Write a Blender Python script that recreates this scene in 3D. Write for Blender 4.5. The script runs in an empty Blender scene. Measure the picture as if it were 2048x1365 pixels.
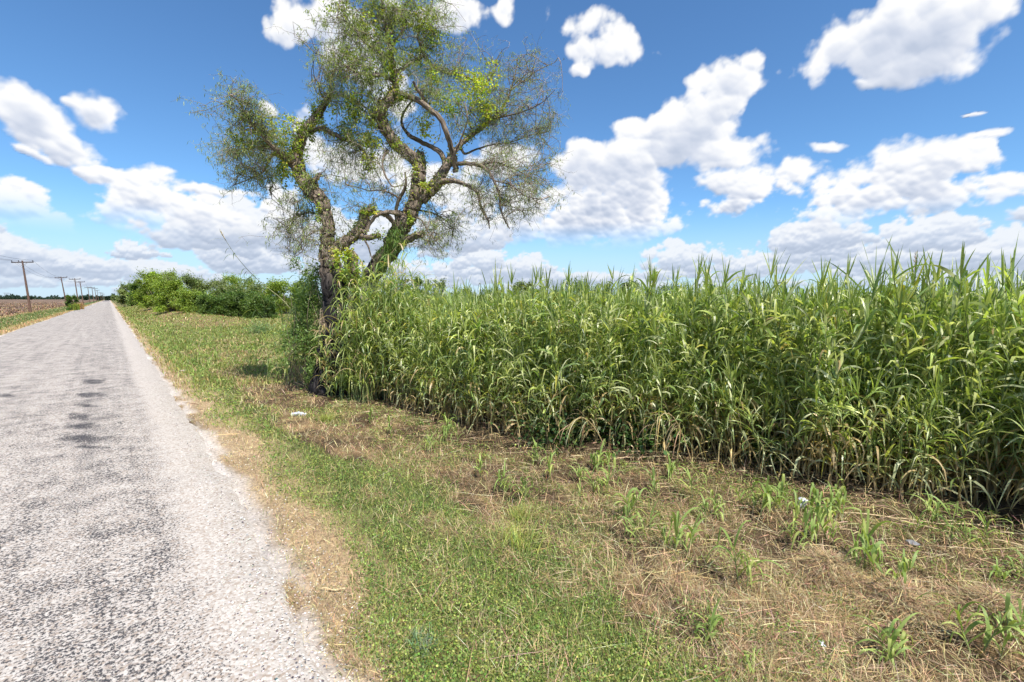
import bpy, math
import numpy as np
from mathutils import Vector, Matrix
PI = math.pi
rng = np.random.default_rng(7)
scene = bpy.context.scene
COL = scene.collection

# ------------------------------------------------------------------ camera
F = 910.0
PITCH = math.atan(84.5 / F)
YAW = math.atan(806.0 / F * math.cos(PITCH))
CAMH = 2.0
fw = np.array([math.sin(YAW) * math.cos(PITCH), math.cos(YAW) * math.cos(PITCH), -math.sin(PITCH)])
rt = np.array([math.cos(YAW), -math.sin(YAW), 0.0])
up = np.cross(rt, fw)
CAM = np.array([0, 0, CAMH])
cd = bpy.data.cameras.new('camera'); cam = bpy.data.objects.new('camera', cd); COL.objects.link(cam)
cam.matrix_world = Matrix(((rt[0], up[0], -fw[0], 0), (rt[1], up[1], -fw[1], 0), (rt[2], up[2], -fw[2], CAMH), (0, 0, 0, 1)))
cd.sensor_width = 36; cd.lens = F / 2048 * 36; cd.clip_end = 20000; cd.clip_start = 0.05
scene.camera = cam


def ray(px, py):
    return fw + (px - 1024) / F * rt - (py - 682.5) / F * up


def at_depth(px, py, d):
    return CAM + ray(px, py) * d


# ------------------------------------------------------------------ noise
def _hash(ix, iy, s):
    n = (ix.astype(np.int64) * 374761393 + iy.astype(np.int64) * 668265263 + s * 974634777) & 0xffffffff
    n = ((n ^ (n >> 13)) * 1274126177) & 0xffffffff
    return ((n ^ (n >> 16)) & 0xffff) / 65535.0


def vnoise(x, y, s=0):
    x = np.asarray(x, float); y = np.asarray(y, float)
    ix = np.floor(x); iy = np.floor(y); fx = x - ix; fy = y - iy
    fx = fx * fx * (3 - 2 * fx); fy = fy * fy * (3 - 2 * fy)
    a = _hash(ix, iy, s); b = _hash(ix + 1, iy, s); c = _hash(ix, iy + 1, s); d = _hash(ix + 1, iy + 1, s)
    return a + (b - a) * fx + (c - a) * fy + (a - b - c + d) * fx * fy


def fbm(x, y, s=0, o=4):
    v = 0; a = 0.5; t = 0
    for k in range(o):
        v = v + a * vnoise(x * 2 ** k, y * 2 ** k, s + k * 7); t += a; a *= 0.5
    return v / t


def sstep(a, b, x):
    t = np.clip((x - a) / (b - a), 0, 1); return t * t * (3 - 2 * t)


def groundhit0(px, py):
    d = ray(px, py); t = -CAMH / d[2]; p = CAM + d * t; return p[:2]


XR = groundhit0(618, 1365)[0]
XR2 = groundhit0(332, 775)[0]       # right road edge
XL = groundhit0(0, 673)[0]


def xsh(y): return (XR2 - XR) * sstep(1.2, 6.5, y)


def road_r(y):
    return XR + xsh(y) + 0.10 * (fbm(y * 0.9, 0 * y, 3) - .5) * 2 + 0.05 * (vnoise(y * 5, 0 * y, 9) - .5)


def road_l(y):
    return XL - 0.25 * (fbm(y * 0.15, 0 * y, 31) - .5) * 2


edge_px = [(2500, 1180), (2250, 1085), (2048, 1035), (1800, 995), (1600, 958), (1400, 915), (1200, 893), (1050, 868), (900, 838), (800, 808), (735, 790)]
edge_w = np.array([groundhit0(*p) for p in edge_px])
TREE = groundhit0(662, 778)
_far = ray(625, 600); _r = _far[0] / _far[1]
ey = list(edge_w[:, 1]); ex = list(edge_w[:, 0])
for yy in (TREE[1] + 1.2, 14, 20, 40, 80, 200):
    ey.append(yy); ex.append(max(yy * _r, ex[-1]))
ey = np.array(ey); ex = np.array(ex)
o_ = np.argsort(ey); ey = ey[o_]; ex = ex[o_]


def cane_x(y):
    return np.interp(y, ey, ex)


def gz(x, y):
    x = np.asarray(x, float); y = np.asarray(y, float)
    d = x - XR - xsh(y)
    z = -0.13 * sstep(0.3, 2.4, d) + 0.09 * sstep(2.8, 4.6, d)
    z = z + sstep(1.0, 2.6, d) * (0.13 * (fbm(x * 1.1, y * 1.1, 5) - .5) + 0.04 * (vnoise(x * 5, y * 5, 6) - .5))
    z = z + sstep(0.1, .8, d) * 0.025 * (fbm(x * 5, y * 5, 8, 2) - .5)
    l = XL - x
    z = z - 0.15 * sstep(0.3, 3, l) + sstep(1, 4, l) * 0.1 * (fbm(x * .4, y * .4, 11) - .5)
    # berm by the hedge
    hx = np.exp(-((x - 6.5) / 2.2) ** 2) * sstep(38, 50, y) * 0.5
    return z + hx


def gp(px, py):
    """the point of the ground seen at a pixel of the photograph"""
    d = ray(px, py); t = -CAMH / d[2]
    for _ in range(8):
        p = CAM + d * t; t = (gz(p[0], p[1]) - CAMH) / d[2]
    p = CAM + d * t
    return np.array([p[0], p[1], float(gz(p[0], p[1]))])


# ------------------------------------------------------------------ mesh helpers
class MB:
    def __init__(self):
        self.v = []; self.c = []; self.f = {}; self.n = 0; self.e = []

    def add(self, v, f, c, e=None):
        v = np.asarray(v, float).reshape(-1, 3); f = np.asarray(f, np.int64)
        c = np.asarray(c, float)
        if c.ndim == 1: c = np.tile(c, (len(v), 1))
        self.v.append(v); self.c.append(c[:, :3]); self.e.append(e if e is not None else np.zeros((len(v), 3))); self.f.setdefault(f.shape[1], []).append(f + self.n); self.n += len(v)

    def arrays(self):
        return (np.concatenate(self.v), np.concatenate(self.c), {k: np.concatenate(a) for k, a in self.f.items()})

    def mesh(self, name, mat, smooth=True):
        v, c, f = self.arrays()
        me = raw_mesh(name, v, c, f, mat, smooth)
        if mat is M_bark:
            a = me.attributes.new('along', 'FLOAT_VECTOR', 'POINT'); a.data.foreach_set('vector', np.concatenate(self.e).astype(np.float32).ravel())
        return me

    def build(self, name, mat, parent=None, smooth=True, loc=None):
        if loc is not None:
            self.v = [a - np.asarray(loc) for a in self.v]
        o = bpy.data.objects.new(name, self.mesh(name, mat, smooth)); COL.objects.link(o)
        if loc is not None: o.location = loc
        if parent is not None: o.parent = parent
        return o


def raw_mesh(name, v, c, f, mat, smooth=True):
    me = bpy.data.meshes.new(name)
    me.vertices.add(len(v)); me.vertices.foreach_set('co', v.astype(np.float32).ravel())
    loops = []; starts = []; tot = []; s = 0
    for k, a in f.items():
        loops.append(a.ravel()); starts.append(s + np.arange(len(a)) * k); tot.append(np.full(len(a), k)); s += a.size
    loops = np.concatenate(loops); starts = np.concatenate(starts)
    me.loops.add(len(loops)); me.loops.foreach_set('vertex_index', loops.astype(np.int32))
    me.polygons.add(len(starts)); me.polygons.foreach_set('loop_start', starts.astype(np.int32))
    me.polygons.foreach_set('loop_total', np.concatenate(tot).astype(np.int32))
    me.update(calc_edges=True)
    me.polygons.foreach_set('use_smooth', np.full(len(starts), smooth))
    at = me.color_attributes.new('Col', 'FLOAT_COLOR', 'POINT')
    cc = np.ones((len(v), 4), np.float32); cc[:, :3] = c
    at.data.foreach_set('color', cc.ravel())
    if mat: me.materials.append(mat)
    return me


def tag(o, label=None, cat=None, group=None, kind=None):
    if label: o['label'] = label
    if cat: o['category'] = cat
    if group: o['group'] = group
    if kind: o['kind'] = kind
    return o


def empty(name, loc, rz=0):
    o = bpy.data.objects.new(name, None); COL.objects.link(o); o.location = [float(a) for a in loc]; o.rotation_euler = (0, 0, rz)
    o.empty_display_size = 0.2
    return o


def norm(a):
    return a / np.maximum(np.linalg.norm(a, axis=-1, keepdims=True), 1e-9)


def ribbons(mb, base, d, L, W, droop, nseg, col, twist=None, prof=None, kink=None, fold=None):
    """N curved leaf blades: base/dir (N,3); L, W, droop (N)"""
    N = len(base)
    if N == 0: return
    d = norm(d); p = base.copy()
    zup = np.array([0, 0, 1.0])
    side = np.cross(d, zup + 0.01 * rng.normal(size=(N, 3))); side = norm(side)
    if twist is None: twist = np.zeros(N)
    pts = []
    for k in range(nseg + 1):
        t = k / nseg
        w = (prof(t) if prof else (min(1, .35 + 3.0 * t) * (1 - t) ** 0.6 if t < 1 else 0.0)) * W * .5
        bend = droop * t ** 1.3
        if kink is not None: bend = bend + 2.2 * (t > kink)
        dd = norm(d + np.stack([np.zeros(N), np.zeros(N), -bend], 1))
        ang = twist * t
        nrm = np.cross(side, dd)
        sd = side * np.cos(ang)[:, None] + nrm * np.sin(ang)[:, None]
        pts.append(p - sd * w[:, None]); pts.append(p + sd * w[:, None])
        p = p + dd * (L / nseg)[:, None]
    V = np.stack(pts, 1)                     # N, 2(nseg+1), 3
    m = 2 * (nseg + 1)
    f = []
    for k in range(nseg):
        f.append([2 * k, 2 * k + 1, 2 * k + 3, 2 * k + 2])
    f = np.array(f)[None] + (np.arange(N) * m)[:, None, None]
    c = np.repeat(col, m, axis=0)
    mb.add(V.reshape(-1, 3), f.reshape(-1, 4), c)


def rhombi(mb, p, L, W, col, nrm=None, flat=0.0):
    """small flat leaves: random orientation, flat>0 turns them towards the sky"""
    N = len(p)
    a = norm(rng.normal(size=(N, 3)) * np.array([1, 1, 1 - .75 * flat])) if nrm is None else nrm
    b = norm(np.cross(a, norm(rng.normal(size=(N, 3)) * np.array([.6, .6, 1]) if not flat else np.array([0, 0, 1.]) + .55 * rng.normal(size=(N, 3)))))
    L = L[:, None]; W = W[:, None]
    V = np.stack([p, p + a * L * .45 + b * W * .5, p + a * L, p + a * L * .45 - b * W * .5], 1)
    f = np.array([[0, 1, 2, 3]])[None] + (np.arange(N) * 4)[:, None, None]
    mb.add(V.reshape(-1, 3), f.reshape(-1, 4), np.repeat(col, 4, axis=0))


def catmull(P, n):
    P = np.asarray(P, float); k = len(P)
    Q = np.vstack([2 * P[0] - P[1], P, 2 * P[-1] - P[-2]])
    out = []
    for i in range(k - 1):
        p0, p1, p2, p3 = Q[i:i + 4]
        for j in range(n):
            t = j / n
            out.append(.5 * ((2 * p1) + (-p0 + p2) * t + (2 * p0 - 5 * p1 + 4 * p2 - p3) * t * t + (-p0 + 3 * p1 - 3 * p2 + p3) * t ** 3))
    out.append(P[-1])
    return np.array(out)


def tube(mb, P, R, n, col, rough=0.0, cap=True, seed=0, ridges=7):
    P = np.asarray(P, float); R = np.asarray(R, float)
    T = norm(np.gradient(P, axis=0))
    u = norm(np.cross(T[0], [0.3, 0.1, 1.0] if abs(T[0][2]) < .9 else [1, 0, 0]))
    rings = []; cols = []; ext = []
    th = np.arange(n) / n * 2 * PI
    s = 0
    for i in range(len(P)):
        if i: s += np.linalg.norm(P[i] - P[i - 1])
        u = norm(u - T[i] * np.dot(u, T[i])); v = np.cross(T[i], u)
        r = np.full(n, R[i])
        if rough:
            tw = th + s * 1.1
            r = r * (1 + rough * (1.1 * (vnoise(np.cos(tw) * 1.6 + seed, np.sin(tw) * 1.6 + s * .8, seed) - .5) + .75 * np.abs(np.sin(tw * ridges / 2 + 1.5 * vnoise(tw * 0 + s * 1.5, tw * 0, seed))) - .35
                               + .35 * (vnoise(th * 3.2, th * 0 + s * 2.2, seed + 2) - .5)))
        rings.append(P[i] + np.outer(np.cos(th) * r, u) + np.outer(np.sin(th) * r, v))
        c = col[i] if np.ndim(col) == 2 else col
        cols.append(np.tile(c, (n, 1))); q_ = max(.05, R[len(R) // 3]); tw_ = th + s * .5; ext.append(np.stack([np.cos(tw_) * q_ + seed, np.sin(tw_) * q_, np.full(n, s)], 1))
    V = np.concatenate(rings); C = np.concatenate(cols)
    i = np.arange(len(P) - 1)[:, None] * n; j = np.arange(n)[None]; j2 = (j + 1) % n
    f = np.stack([i + j, i + j2, i + n + j2, i + n + j], -1).reshape(-1, 4)
    mb.add(V, f, C, np.concatenate(ext))
    if cap:
        for e, rv in ((0, -1), (len(P) - 1, 1)):
            ce = P[e] + T[e] * rv * R[e] * .15
            vv = np.vstack([rings[e], ce]); k = np.arange(n)
            ff = np.stack([k, (k + 1) % n, np.full(n, n)], 1)
            if rv < 0: ff = ff[:, ::-1]
            mb.add(vv, ff, np.tile(cols[e][0], (n + 1, 1)))


def twigs(mb, A, B, r0, r1, col, sag=0.0, n=5):
    """many thin curved tubes at once (3-sided)"""
    N = len(A)
    if N == 0: return None
    j = rng.normal(size=(N, 3)) * (np.linalg.norm(B - A, axis=1) * .12)[:, None]
    j2 = rng.normal(size=(N, 3)) * (np.linalg.norm(B - A, axis=1) * .10)[:, None]
    pts = []
    for k in range(n + 1):
        t = k / n
        p = A * (1 - t) + B * t + j * math.sin(PI * t) + j2 * math.sin(2 * PI * t)
        p = p + np.array([0, 0, 1.0]) * sag * math.sin(PI * t)
        pts.append(p)
    pts = np.stack(pts, 1)
    T = norm(pts[:, -1] - pts[:, 0]); u = norm(np.cross(T, rng.normal(size=(N, 3)))); v = np.cross(T, u)
    V = []
    for k in range(n + 1):
        r = r0 + (r1 - r0) * k / n
        for a in range(3):
            V.append(pts[:, k] + (u * math.cos(a * 2.094) + v * math.sin(a * 2.094)) * np.reshape(r, (-1, 1)))
    V = np.stack(V, 1); m = 3 * (n + 1)
    f = []
    for k in range(n):
        for a in range(3):
            b = (a + 1) % 3; f.append([3 * k + a, 3 * k + b, 3 * k + 3 + b, 3 * k + 3 + a])
    f = np.array(f)[None] + (np.arange(N) * m)[:, None, None]
    mb.add(V.reshape(-1, 3), f.reshape(-1, 4), np.repeat(col, m, axis=0) if np.ndim(col) == 2 else col)
    return pts


def jit(c, n, a=.25, h=.12):
    c = np.asarray(c, float)
    k = np.exp(rng.normal(size=(n, 1)) * a)
    return np.clip(c * k * (1 + rng.normal(size=(n, 3)) * h), .004, .9)


# ------------------------------------------------------------------ materials
def newmat(name):
    m = bpy.data.materials.new(name); m.use_nodes = True; nt = m.node_tree; nt.nodes.clear()
    return m, nt


def N_(nt, t, **kw):
    n = nt.nodes.new(t)
    for k, v in kw.items():
        if k.startswith('i_'): n.inputs[int(k[2:])].default_value = v
        else: setattr(n, k, v)
    return n


def L_(nt, a, b): nt.links.new(a, b)


def leaf_material(name, rough=.45, trans=.35, spec=.5):
    m, nt = newmat(name)
    at = N_(nt, 'ShaderNodeAttribute', attribute_name='Col')
    p = N_(nt, 'ShaderNodeBsdfPrincipled'); p.inputs['Roughness'].default_value = rough
    p.inputs['Specular IOR Level'].default_value = spec
    L_(nt, at.outputs['Color'], p.inputs['Base Color'])
    tr = N_(nt, 'ShaderNodeBsdfTranslucent')
    mc = N_(nt, 'ShaderNodeMix', data_type='RGBA', blend_type='MULTIPLY'); mc.inputs[0].default_value = 1
    L_(nt, at.outputs['Color'], mc.inputs[6]); mc.inputs[7].default_value = (1.4, 1.5, .6, 1)
    L_(nt, mc.outputs[2], tr.inputs['Color'])
    mx = N_(nt, 'ShaderNodeMixShader'); mx.inputs[0].default_value = trans
    L_(nt, p.outputs[0], mx.inputs[1]); L_(nt, tr.outputs[0], mx.inputs[2])
    o = N_(nt, 'ShaderNodeOutputMaterial'); L_(nt, mx.outputs[0], o.inputs[0])
    return m


def plain_material(name, rough=.7, bump=0.0, scale=30, metallic=0.0, spec=.3, stretch=(1, 1, 1), var=.35, transmission=0):
    m, nt = newmat(name)
    at = N_(nt, 'ShaderNodeAttribute', attribute_name='Col')
    tc = N_(nt, 'ShaderNodeTexCoord'); mp = N_(nt, 'ShaderNodeMapping'); mp.inputs['Scale'].default_value = stretch
    L_(nt, tc.outputs['Object'], mp.inputs[0])
    no = N_(nt, 'ShaderNodeTexNoise'); no.inputs['Scale'].default_value = scale; no.inputs['Detail'].default_value = 6; no.inputs['Roughness'].default_value = .65
    L_(nt, mp.outputs[0], no.inputs['Vector'])
    mr = N_(nt, 'ShaderNodeMapRange'); mr.inputs[1].default_value = .3; mr.inputs[2].default_value = .7; mr.inputs[3].default_value = 1 - var; mr.inputs[4].default_value = 1 + var
    L_(nt, no.outputs['Fac'], mr.inputs[0])
    mc = N_(nt, 'ShaderNodeVectorMath', operation='SCALE'); L_(nt, at.outputs['Color'], mc.inputs[0]); L_(nt, mr.outputs[0], mc.inputs['Scale'])
    p = N_(nt, 'ShaderNodeBsdfPrincipled'); p.inputs['Roughness'].default_value = rough; p.inputs['Metallic'].default_value = metallic
    p.inputs['Specular IOR Level'].default_value = spec
    p.inputs['Transmission Weight'].default_value = transmission
    L_(nt, mc.outputs[0], p.inputs['Base Color'])
    if bump:
        b = N_(nt, 'ShaderNodeBump'); b.inputs['Strength'].default_value = bump; b.inputs['Distance'].default_value = .02
        L_(nt, no.outputs['Fac'], b.inputs['Height']); L_(nt, b.outputs[0], p.inputs['Normal'])
    o = N_(nt, 'ShaderNodeOutputMaterial'); L_(nt, p.outputs[0], o.inputs[0])
    return m


M_reed = leaf_material('reed leaf', .42, .38, .65)
M_leaf = leaf_material('tree leaf', .5, .35, .4)
M_grass = leaf_material('grass blade', .55, .3, .35)
M_dry = leaf_material('dry grass', .7, .15, .2)
M_stalk = plain_material('reed stalk', .5, .1, 20, var=.2)
def bark_material():
    m, nt = newmat('bark'); at = N_(nt, 'ShaderNodeAttribute', attribute_name='Col'); al = N_(nt, 'ShaderNodeAttribute', attribute_name='along')
    def ns(sc, st, det=6):
        mp = N_(nt, 'ShaderNodeMapping'); mp.inputs['Scale'].default_value = st; L_(nt, al.outputs['Vector'], mp.inputs[0])
        n = N_(nt, 'ShaderNodeTexNoise'); n.inputs['Scale'].default_value = sc; n.inputs['Detail'].default_value = det; n.inputs['Roughness'].default_value = .65; n.inputs['Distortion'].default_value = .4; L_(nt, mp.outputs[0], n.inputs['Vector']); return n.outputs['Fac']
    a = ns(24, (1, 1, .10)); b = ns(6, (1, 1, .6))
    r1 = N_(nt, 'ShaderNodeMapRange'); L_(nt, a, r1.inputs[0]); 
    for i, v in enumerate((.36, .62, .30, 1.25)): r1.inputs[i + 1].default_value = v
    r2 = N_(nt, 'ShaderNodeMapRange'); L_(nt, b, r2.inputs[0])
    for i, v in enumerate((.3, .7, .65, 1.35)): r2.inputs[i + 1].default_value = v
    k = N_(nt, 'ShaderNodeMath', operation='MULTIPLY'); L_(nt, r1.outputs[0], k.inputs[0]); L_(nt, r2.outputs[0], k.inputs[1])
    mc = N_(nt, 'ShaderNodeVectorMath', operation='SCALE'); L_(nt, at.outputs['Color'], mc.inputs[0]); L_(nt, k.outputs[0], mc.inputs['Scale'])
    p = N_(nt, 'ShaderNodeBsdfPrincipled'); p.inputs['Roughness'].default_value = .92; p.inputs['Specular IOR Level'].default_value = .12; L_(nt, mc.outputs[0], p.inputs['Base Color'])
    bp = N_(nt, 'ShaderNodeBump'); bp.inputs['Strength'].default_value = 1; bp.inputs['Distance'].default_value = .05; L_(nt, a, bp.inputs['Height']); L_(nt, bp.outputs[0], p.inputs['Normal'])
    o = N_(nt, 'ShaderNodeOutputMaterial'); L_(nt, p.outputs[0], o.inputs[0]); return m


M_bark = bark_material()
M_twig = plain_material('twig', .85, 0, 30, spec=.15)
M_pole = plain_material('pole timber', .85, .3, 12, stretch=(3, 3, .3), spec=.15)
M_wire = plain_material('wire', .6, 0, 5)
M_plastic = plain_material('clear plastic', .15, 0, 40, spec=.6, var=.1, transmission=.35)
M_paper = plain_material('paper', .6, .2, 60, var=.1)
M_soilclod = plain_material('clod', .95, .6, 40, spec=.1)


def road_material():
    m, nt = newmat('chip seal road')
    tc = N_(nt, 'ShaderNodeTexCoord'); P = tc.outputs['Object']
    def noise(sc, det=4, ro=.6, vec=None, stretch=None):
        n = N_(nt, 'ShaderNodeTexNoise'); n.inputs['Scale'].default_value = sc; n.inputs['Detail'].default_value = det; n.inputs['Roughness'].default_value = ro
        v = P
        if stretch:
            mp = N_(nt, 'ShaderNodeMapping'); mp.inputs['Scale'].default_value = stretch; L_(nt, P, mp.inputs[0]); v = mp.outputs[0]
        L_(nt, v, n.inputs['Vector']); return n.outputs['Fac']
    def mth(op, a, b=None, c=None, clamp=False):
        n = N_(nt, 'ShaderNodeMath', operation=op); n.use_clamp = clamp
        for i, x in enumerate((a, b, c)):
            if x is None: continue
            if isinstance(x, (int, float)): n.inputs[i].default_value = x
            else: L_(nt, x, n.inputs[i])
        return n.outputs[0]
    def rng_(x, a, b, c=0, d=1):
        n = N_(nt, 'ShaderNodeMapRange'); n.inputs[1].default_value = a; n.inputs[2].default_value = b; n.inputs[3].default_value = c; n.inputs[4].default_value = d
        n.interpolation_type = 'SMOOTHSTEP'; L_(nt, x, n.inputs[0]); return n.outputs[0]
    vo = N_(nt, 'ShaderNodeTexVoronoi'); vo.inputs['Scale'].default_value = 62; vo.inputs['Randomness'].default_value = 1; L_(nt, P, vo.inputs['Vector'])
    ed = vo.outputs['Distance']
    speck = noise(58, 3.5, .75)
    big = noise(3.2, 5, .6)
    streak = noise(1.0, 5, .65, stretch=(5.5, .16, 1))
    sep = N_(nt, 'ShaderNodeSeparateXYZ'); L_(nt, P, sep.inputs[0])
    X = sep.outputs['X']; Y = sep.outputs['Y']
    # wheel track where the binder shows
    def bump_at(x0, w):
        a = mth('SUBTRACT', X, x0); a = mth('DIVIDE', a, w); a = mth('MULTIPLY', a, a); return mth('EXPONENT', mth('MULTIPLY', a, -1.0))
    tracks = mth('ADD', bump_at(XR - .95, .42), mth('MULTIPLY', bump_at(XR - 2.9, .35), .5))
    tracks = mth('ADD', tracks, mth('MULTIPLY', bump_at(XR - 4.3, .35), .35))
    cov = mth('ADD', mth('MULTIPLY', big, .70), mth('MULTIPLY', streak, .36))
    cov = mth('ADD', cov, mth('MULTIPLY', tracks, .035))
    thr = rng_(cov, .36, .80, .42, .545)
    # bitumen patches, and two small dark marks far down the road
    patch = None
    for (px, py, rx, ry) in PATCH:
        c = groundhit0(px, py); e1 = groundhit0(px + rx, py) - c; e2 = groundhit0(px, py + ry) - c
        det = e1[0] * e2[1] - e1[1] * e2[0]
        dx = mth('SUBTRACT', X, float(c[0])); dy = mth('SUBTRACT', Y, float(c[1]))
        u = mth('ADD', mth('MULTIPLY', dx, float(e2[1] / det)), mth('MULTIPLY', dy, float(-e2[0] / det)))
        v = mth('ADD', mth('MULTIPLY', dx, float(-e1[1] / det)), mth('MULTIPLY', dy, float(e1[0] / det)))
        q = mth('SUBTRACT', 1.0, mth('ADD', mth('MULTIPLY', u, u), mth('MULTIPLY', v, v)))
        q = mth('MAXIMUM', q, -1.0)
        patch = q if patch is None else mth('MAXIMUM', patch, q)
    patch = mth('ADD', patch, mth('MULTIPLY', mth('SUBTRACT', noise(4.5, 5, .75), .5), 4.2))
    patch = rng_(patch, -.5, 1.7, 0, .14)
    thr = mth('ADD', thr, patch)
    # pale loose chips along the edge
    ex_ = rng_(X, XR - .42, XR - .1, 0, 1)
    thr = mth('SUBTRACT', thr, mth('MULTIPLY', ex_, .11))
    dark = mth('SUBTRACT', thr, speck)
    dark = rng_(dark, -.035, .045)
    cr = N_(nt, 'ShaderNodeValToRGB'); e = cr.color_ramp.elements
    e[0].position = 0; e[0].color = (.34, .275, .22, 1); e[1].position = 1; e[1].color = (.55, .505, .455, 1)
    e3 = cr.color_ramp.elements.new(.45); e3.color = (.44, .395, .35, 1)
    sx = N_(nt, 'ShaderNodeSeparateColor'); L_(nt, vo.outputs['Color'], sx.inputs[0]); L_(nt, sx.outputs[0], cr.inputs[0])
    mix = N_(nt, 'ShaderNodeMix', data_type='RGBA'); L_(nt, dark, mix.inputs[0]); L_(nt, cr.outputs[0], mix.inputs[6]); mix.inputs[7].default_value = (.055, .052, .055, 1)
    p = N_(nt, 'ShaderNodeBsdfPrincipled'); p.inputs['Roughness'].default_value = .85; p.inputs['Specular IOR Level'].default_value = .2
    L_(nt, mix.outputs[2], p.inputs['Base Color'])
    h = mth('ADD', mth('MULTIPLY', dark, -1.0), mth('MULTIPLY', ed, -1.2))
    b = N_(nt, 'ShaderNodeBump'); b.inputs['Strength'].default_value = .35; b.inputs['Distance'].default_value = .006
    L_(nt, h, b.inputs['Height']); L_(nt, b.outputs[0], p.inputs['Normal'])
    o = N_(nt, 'ShaderNodeOutputMaterial'); L_(nt, p.outputs[0], o.inputs[0])
    return m


PATCH = [(186, 769, 22, 6), (183, 797, 30, 6), (176, 820, 30, 3.5), (155, 841, 22, 8), (165, 861, 38, 10), (170, 888, 55, 10), (190, 905, 38, 4),
         (213, 602, 5, 1.5), (208, 602.5, 4, 1.2), (10, 800, 20, 5)]


def ground_material():
    m, nt = newmat('ground')
    at = N_(nt, 'ShaderNodeAttribute', attribute_name='Col')
    tc = N_(nt, 'ShaderNodeTexCoord')
    n1 = N_(nt, 'ShaderNodeTexNoise'); n1.inputs['Scale'].default_value = 26; n1.inputs['Detail'].default_value = 7; n1.inputs['Roughness'].default_value = .75
    n2 = N_(nt, 'ShaderNodeTexNoise'); n2.inputs['Scale'].default_value = 1.7; n2.inputs['Detail'].default_value = 6; n2.inputs['Roughness'].default_value = .7
    for n in (n1, n2): L_(nt, tc.outputs['Object'], n.inputs['Vector'])
    a = N_(nt, 'ShaderNodeMapRange'); a.inputs[1].default_value = .28; a.inputs[2].default_value = .72; a.inputs[3].default_value = .45; a.inputs[4].default_value = 1.5
    L_(nt, n1.outputs['Fac'], a.inputs[0])
    b = N_(nt, 'ShaderNodeMapRange'); b.inputs[1].default_value = .3; b.inputs[2].default_value = .7; b.inputs[3].default_value = .72; b.inputs[4].default_value = 1.28
    L_(nt, n2.outputs['Fac'], b.inputs[0])
    k = N_(nt, 'ShaderNodeMath', operation='MULTIPLY'); L_(nt, a.outputs[0], k.inputs[0]); L_(nt, b.outputs[0], k.inputs[1])
    mc = N_(nt, 'ShaderNodeVectorMath', operation='SCALE'); L_(nt, at.outputs['Color'], mc.inputs[0]); L_(nt, k.outputs[0], mc.inputs['Scale'])
    p = N_(nt, 'ShaderNodeBsdfPrincipled'); p.inputs['Roughness'].default_value = .95; p.inputs['Specular IOR Level'].default_value = .1
    L_(nt, mc.outputs[0], p.inputs['Base Color'])
    bp = N_(nt, 'ShaderNodeBump'); bp.inputs['Strength'].default_value = .8; bp.inputs['Distance'].default_value = .02
    L_(nt, n1.outputs['Fac'], bp.inputs['Height']); L_(nt, bp.outputs[0], p.inputs['Normal'])
    o = N_(nt, 'ShaderNodeOutputMaterial'); L_(nt, p.outputs[0], o.inputs[0])
    return m


# ------------------------------------------------------------------ ground masks
def masks(x, y):
    d = x - XR - xsh(y); n1 = fbm(x * 1.3, y * .8, 21); n2 = fbm(x * 3.5, y * 2.5, 22); n3 = fbm(x * .35, y * .25, 23)
    inner = .42 + .26 * (n2 - .5) * 2 + .28 * (fbm(y * .8, y * 0, 40) - .5) * 2
    green = sstep(inner - .08, inner + .22, d) * (1 - sstep(1.45 - .45 * sstep(3, 8, y) + .5 * (n1 - .5) * 2, 1.95 - .55 * sstep(3, 8, y) + .7 * (n1 - .5) * 2, d))
    green = green * (1 - .6 * sstep(.60, .74, n2 + .25 * (n1 - .5)))
    patchy = sstep(.50, .64, n1 * .6 + n2 * .4) * sstep(1.0, 1.6, d)
    green = np.maximum(green, patchy * .45 * (1 - .5 * sstep(2.5, 4.5, d)))
    far = sstep(11, 19, y + 6 * (n1 - .5))
    green = np.maximum(green, far * sstep(.25, .6, d) * (.40 + .6 * sstep(.42, .54, n3 * .5 + n1 * .5)))
    l = XL - x
    green = np.where(l > 0, sstep(.5, 1.1, l + .6 * (n2 - .5)) * (1 - sstep(4.2, 5.0, l + n1 - .5)), green)
    incane = sstep(-.35, .35, x - cane_x(y) + .5 * (n2 - .5))
    field = sstep(4.4, 5.2, l + (n1 - .5))
    gravel = (1 - sstep(.0, .26 + .45 * (n2 - .5), d)) * (d > -1) + (1 - sstep(.0, .25, l)) * (l > -1)
    gravel = np.clip(gravel, 0, 1) * sstep(.30, .50, fbm(x * 5, y * 1.6, 44))
    return d, green * (1 - incane), incane, field, gravel, n1, n2, n3


def grade(lo, hi, a, b, s, g):
    mid = list(np.arange(a, b, s)); out = list(mid)
    st = s; x = b
    while x < hi: out.append(x); st *= g; x += st
    out.append(hi); st = s; x = a - s
    while x > lo: out.insert(0, x); st *= g; x -= st
    out.insert(0, lo)
    return np.array(out)


gx = grade(-6000, 6000, XR - .1, 9, .055, 1.07); gy = grade(-300, 9000, 0, 13, .06, 1.05)
GX, GY = np.meshgrid(gx, gy)
d, green, incane, field, gravel, n1, n2, n3 = masks(GX, GY)
Z = gz(GX, GY) * (1 - sstep(200, 600, np.abs(GX) + np.abs(GY)))
onroad = (GX < XR - .3) & (GX > XL + .4)
Z = np.where(onroad, -.05, Z)
def C3(r, g, b): return np.array([r, g, b])
soil = C3(.085, .058, .034); thatch = C3(.27, .185, .10); gsoil = C3(.085, .105, .035); litter = C3(.12, .085, .055); grav = C3(.55, .5, .455); plough = C3(.18, .125, .09); tan = C3(.44, .32, .19)
tt = sstep(.35, .65, n2)[..., None]
Cg = soil * (1 - tt) + thatch * tt
g_ = green[..., None]; Cg = Cg * (1 - g_ * .9) + gsoil * g_ * .9
fr = sstep(14, 30, np.hypot(GX, GY))[..., None] * (d[..., None] > 0)
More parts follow.
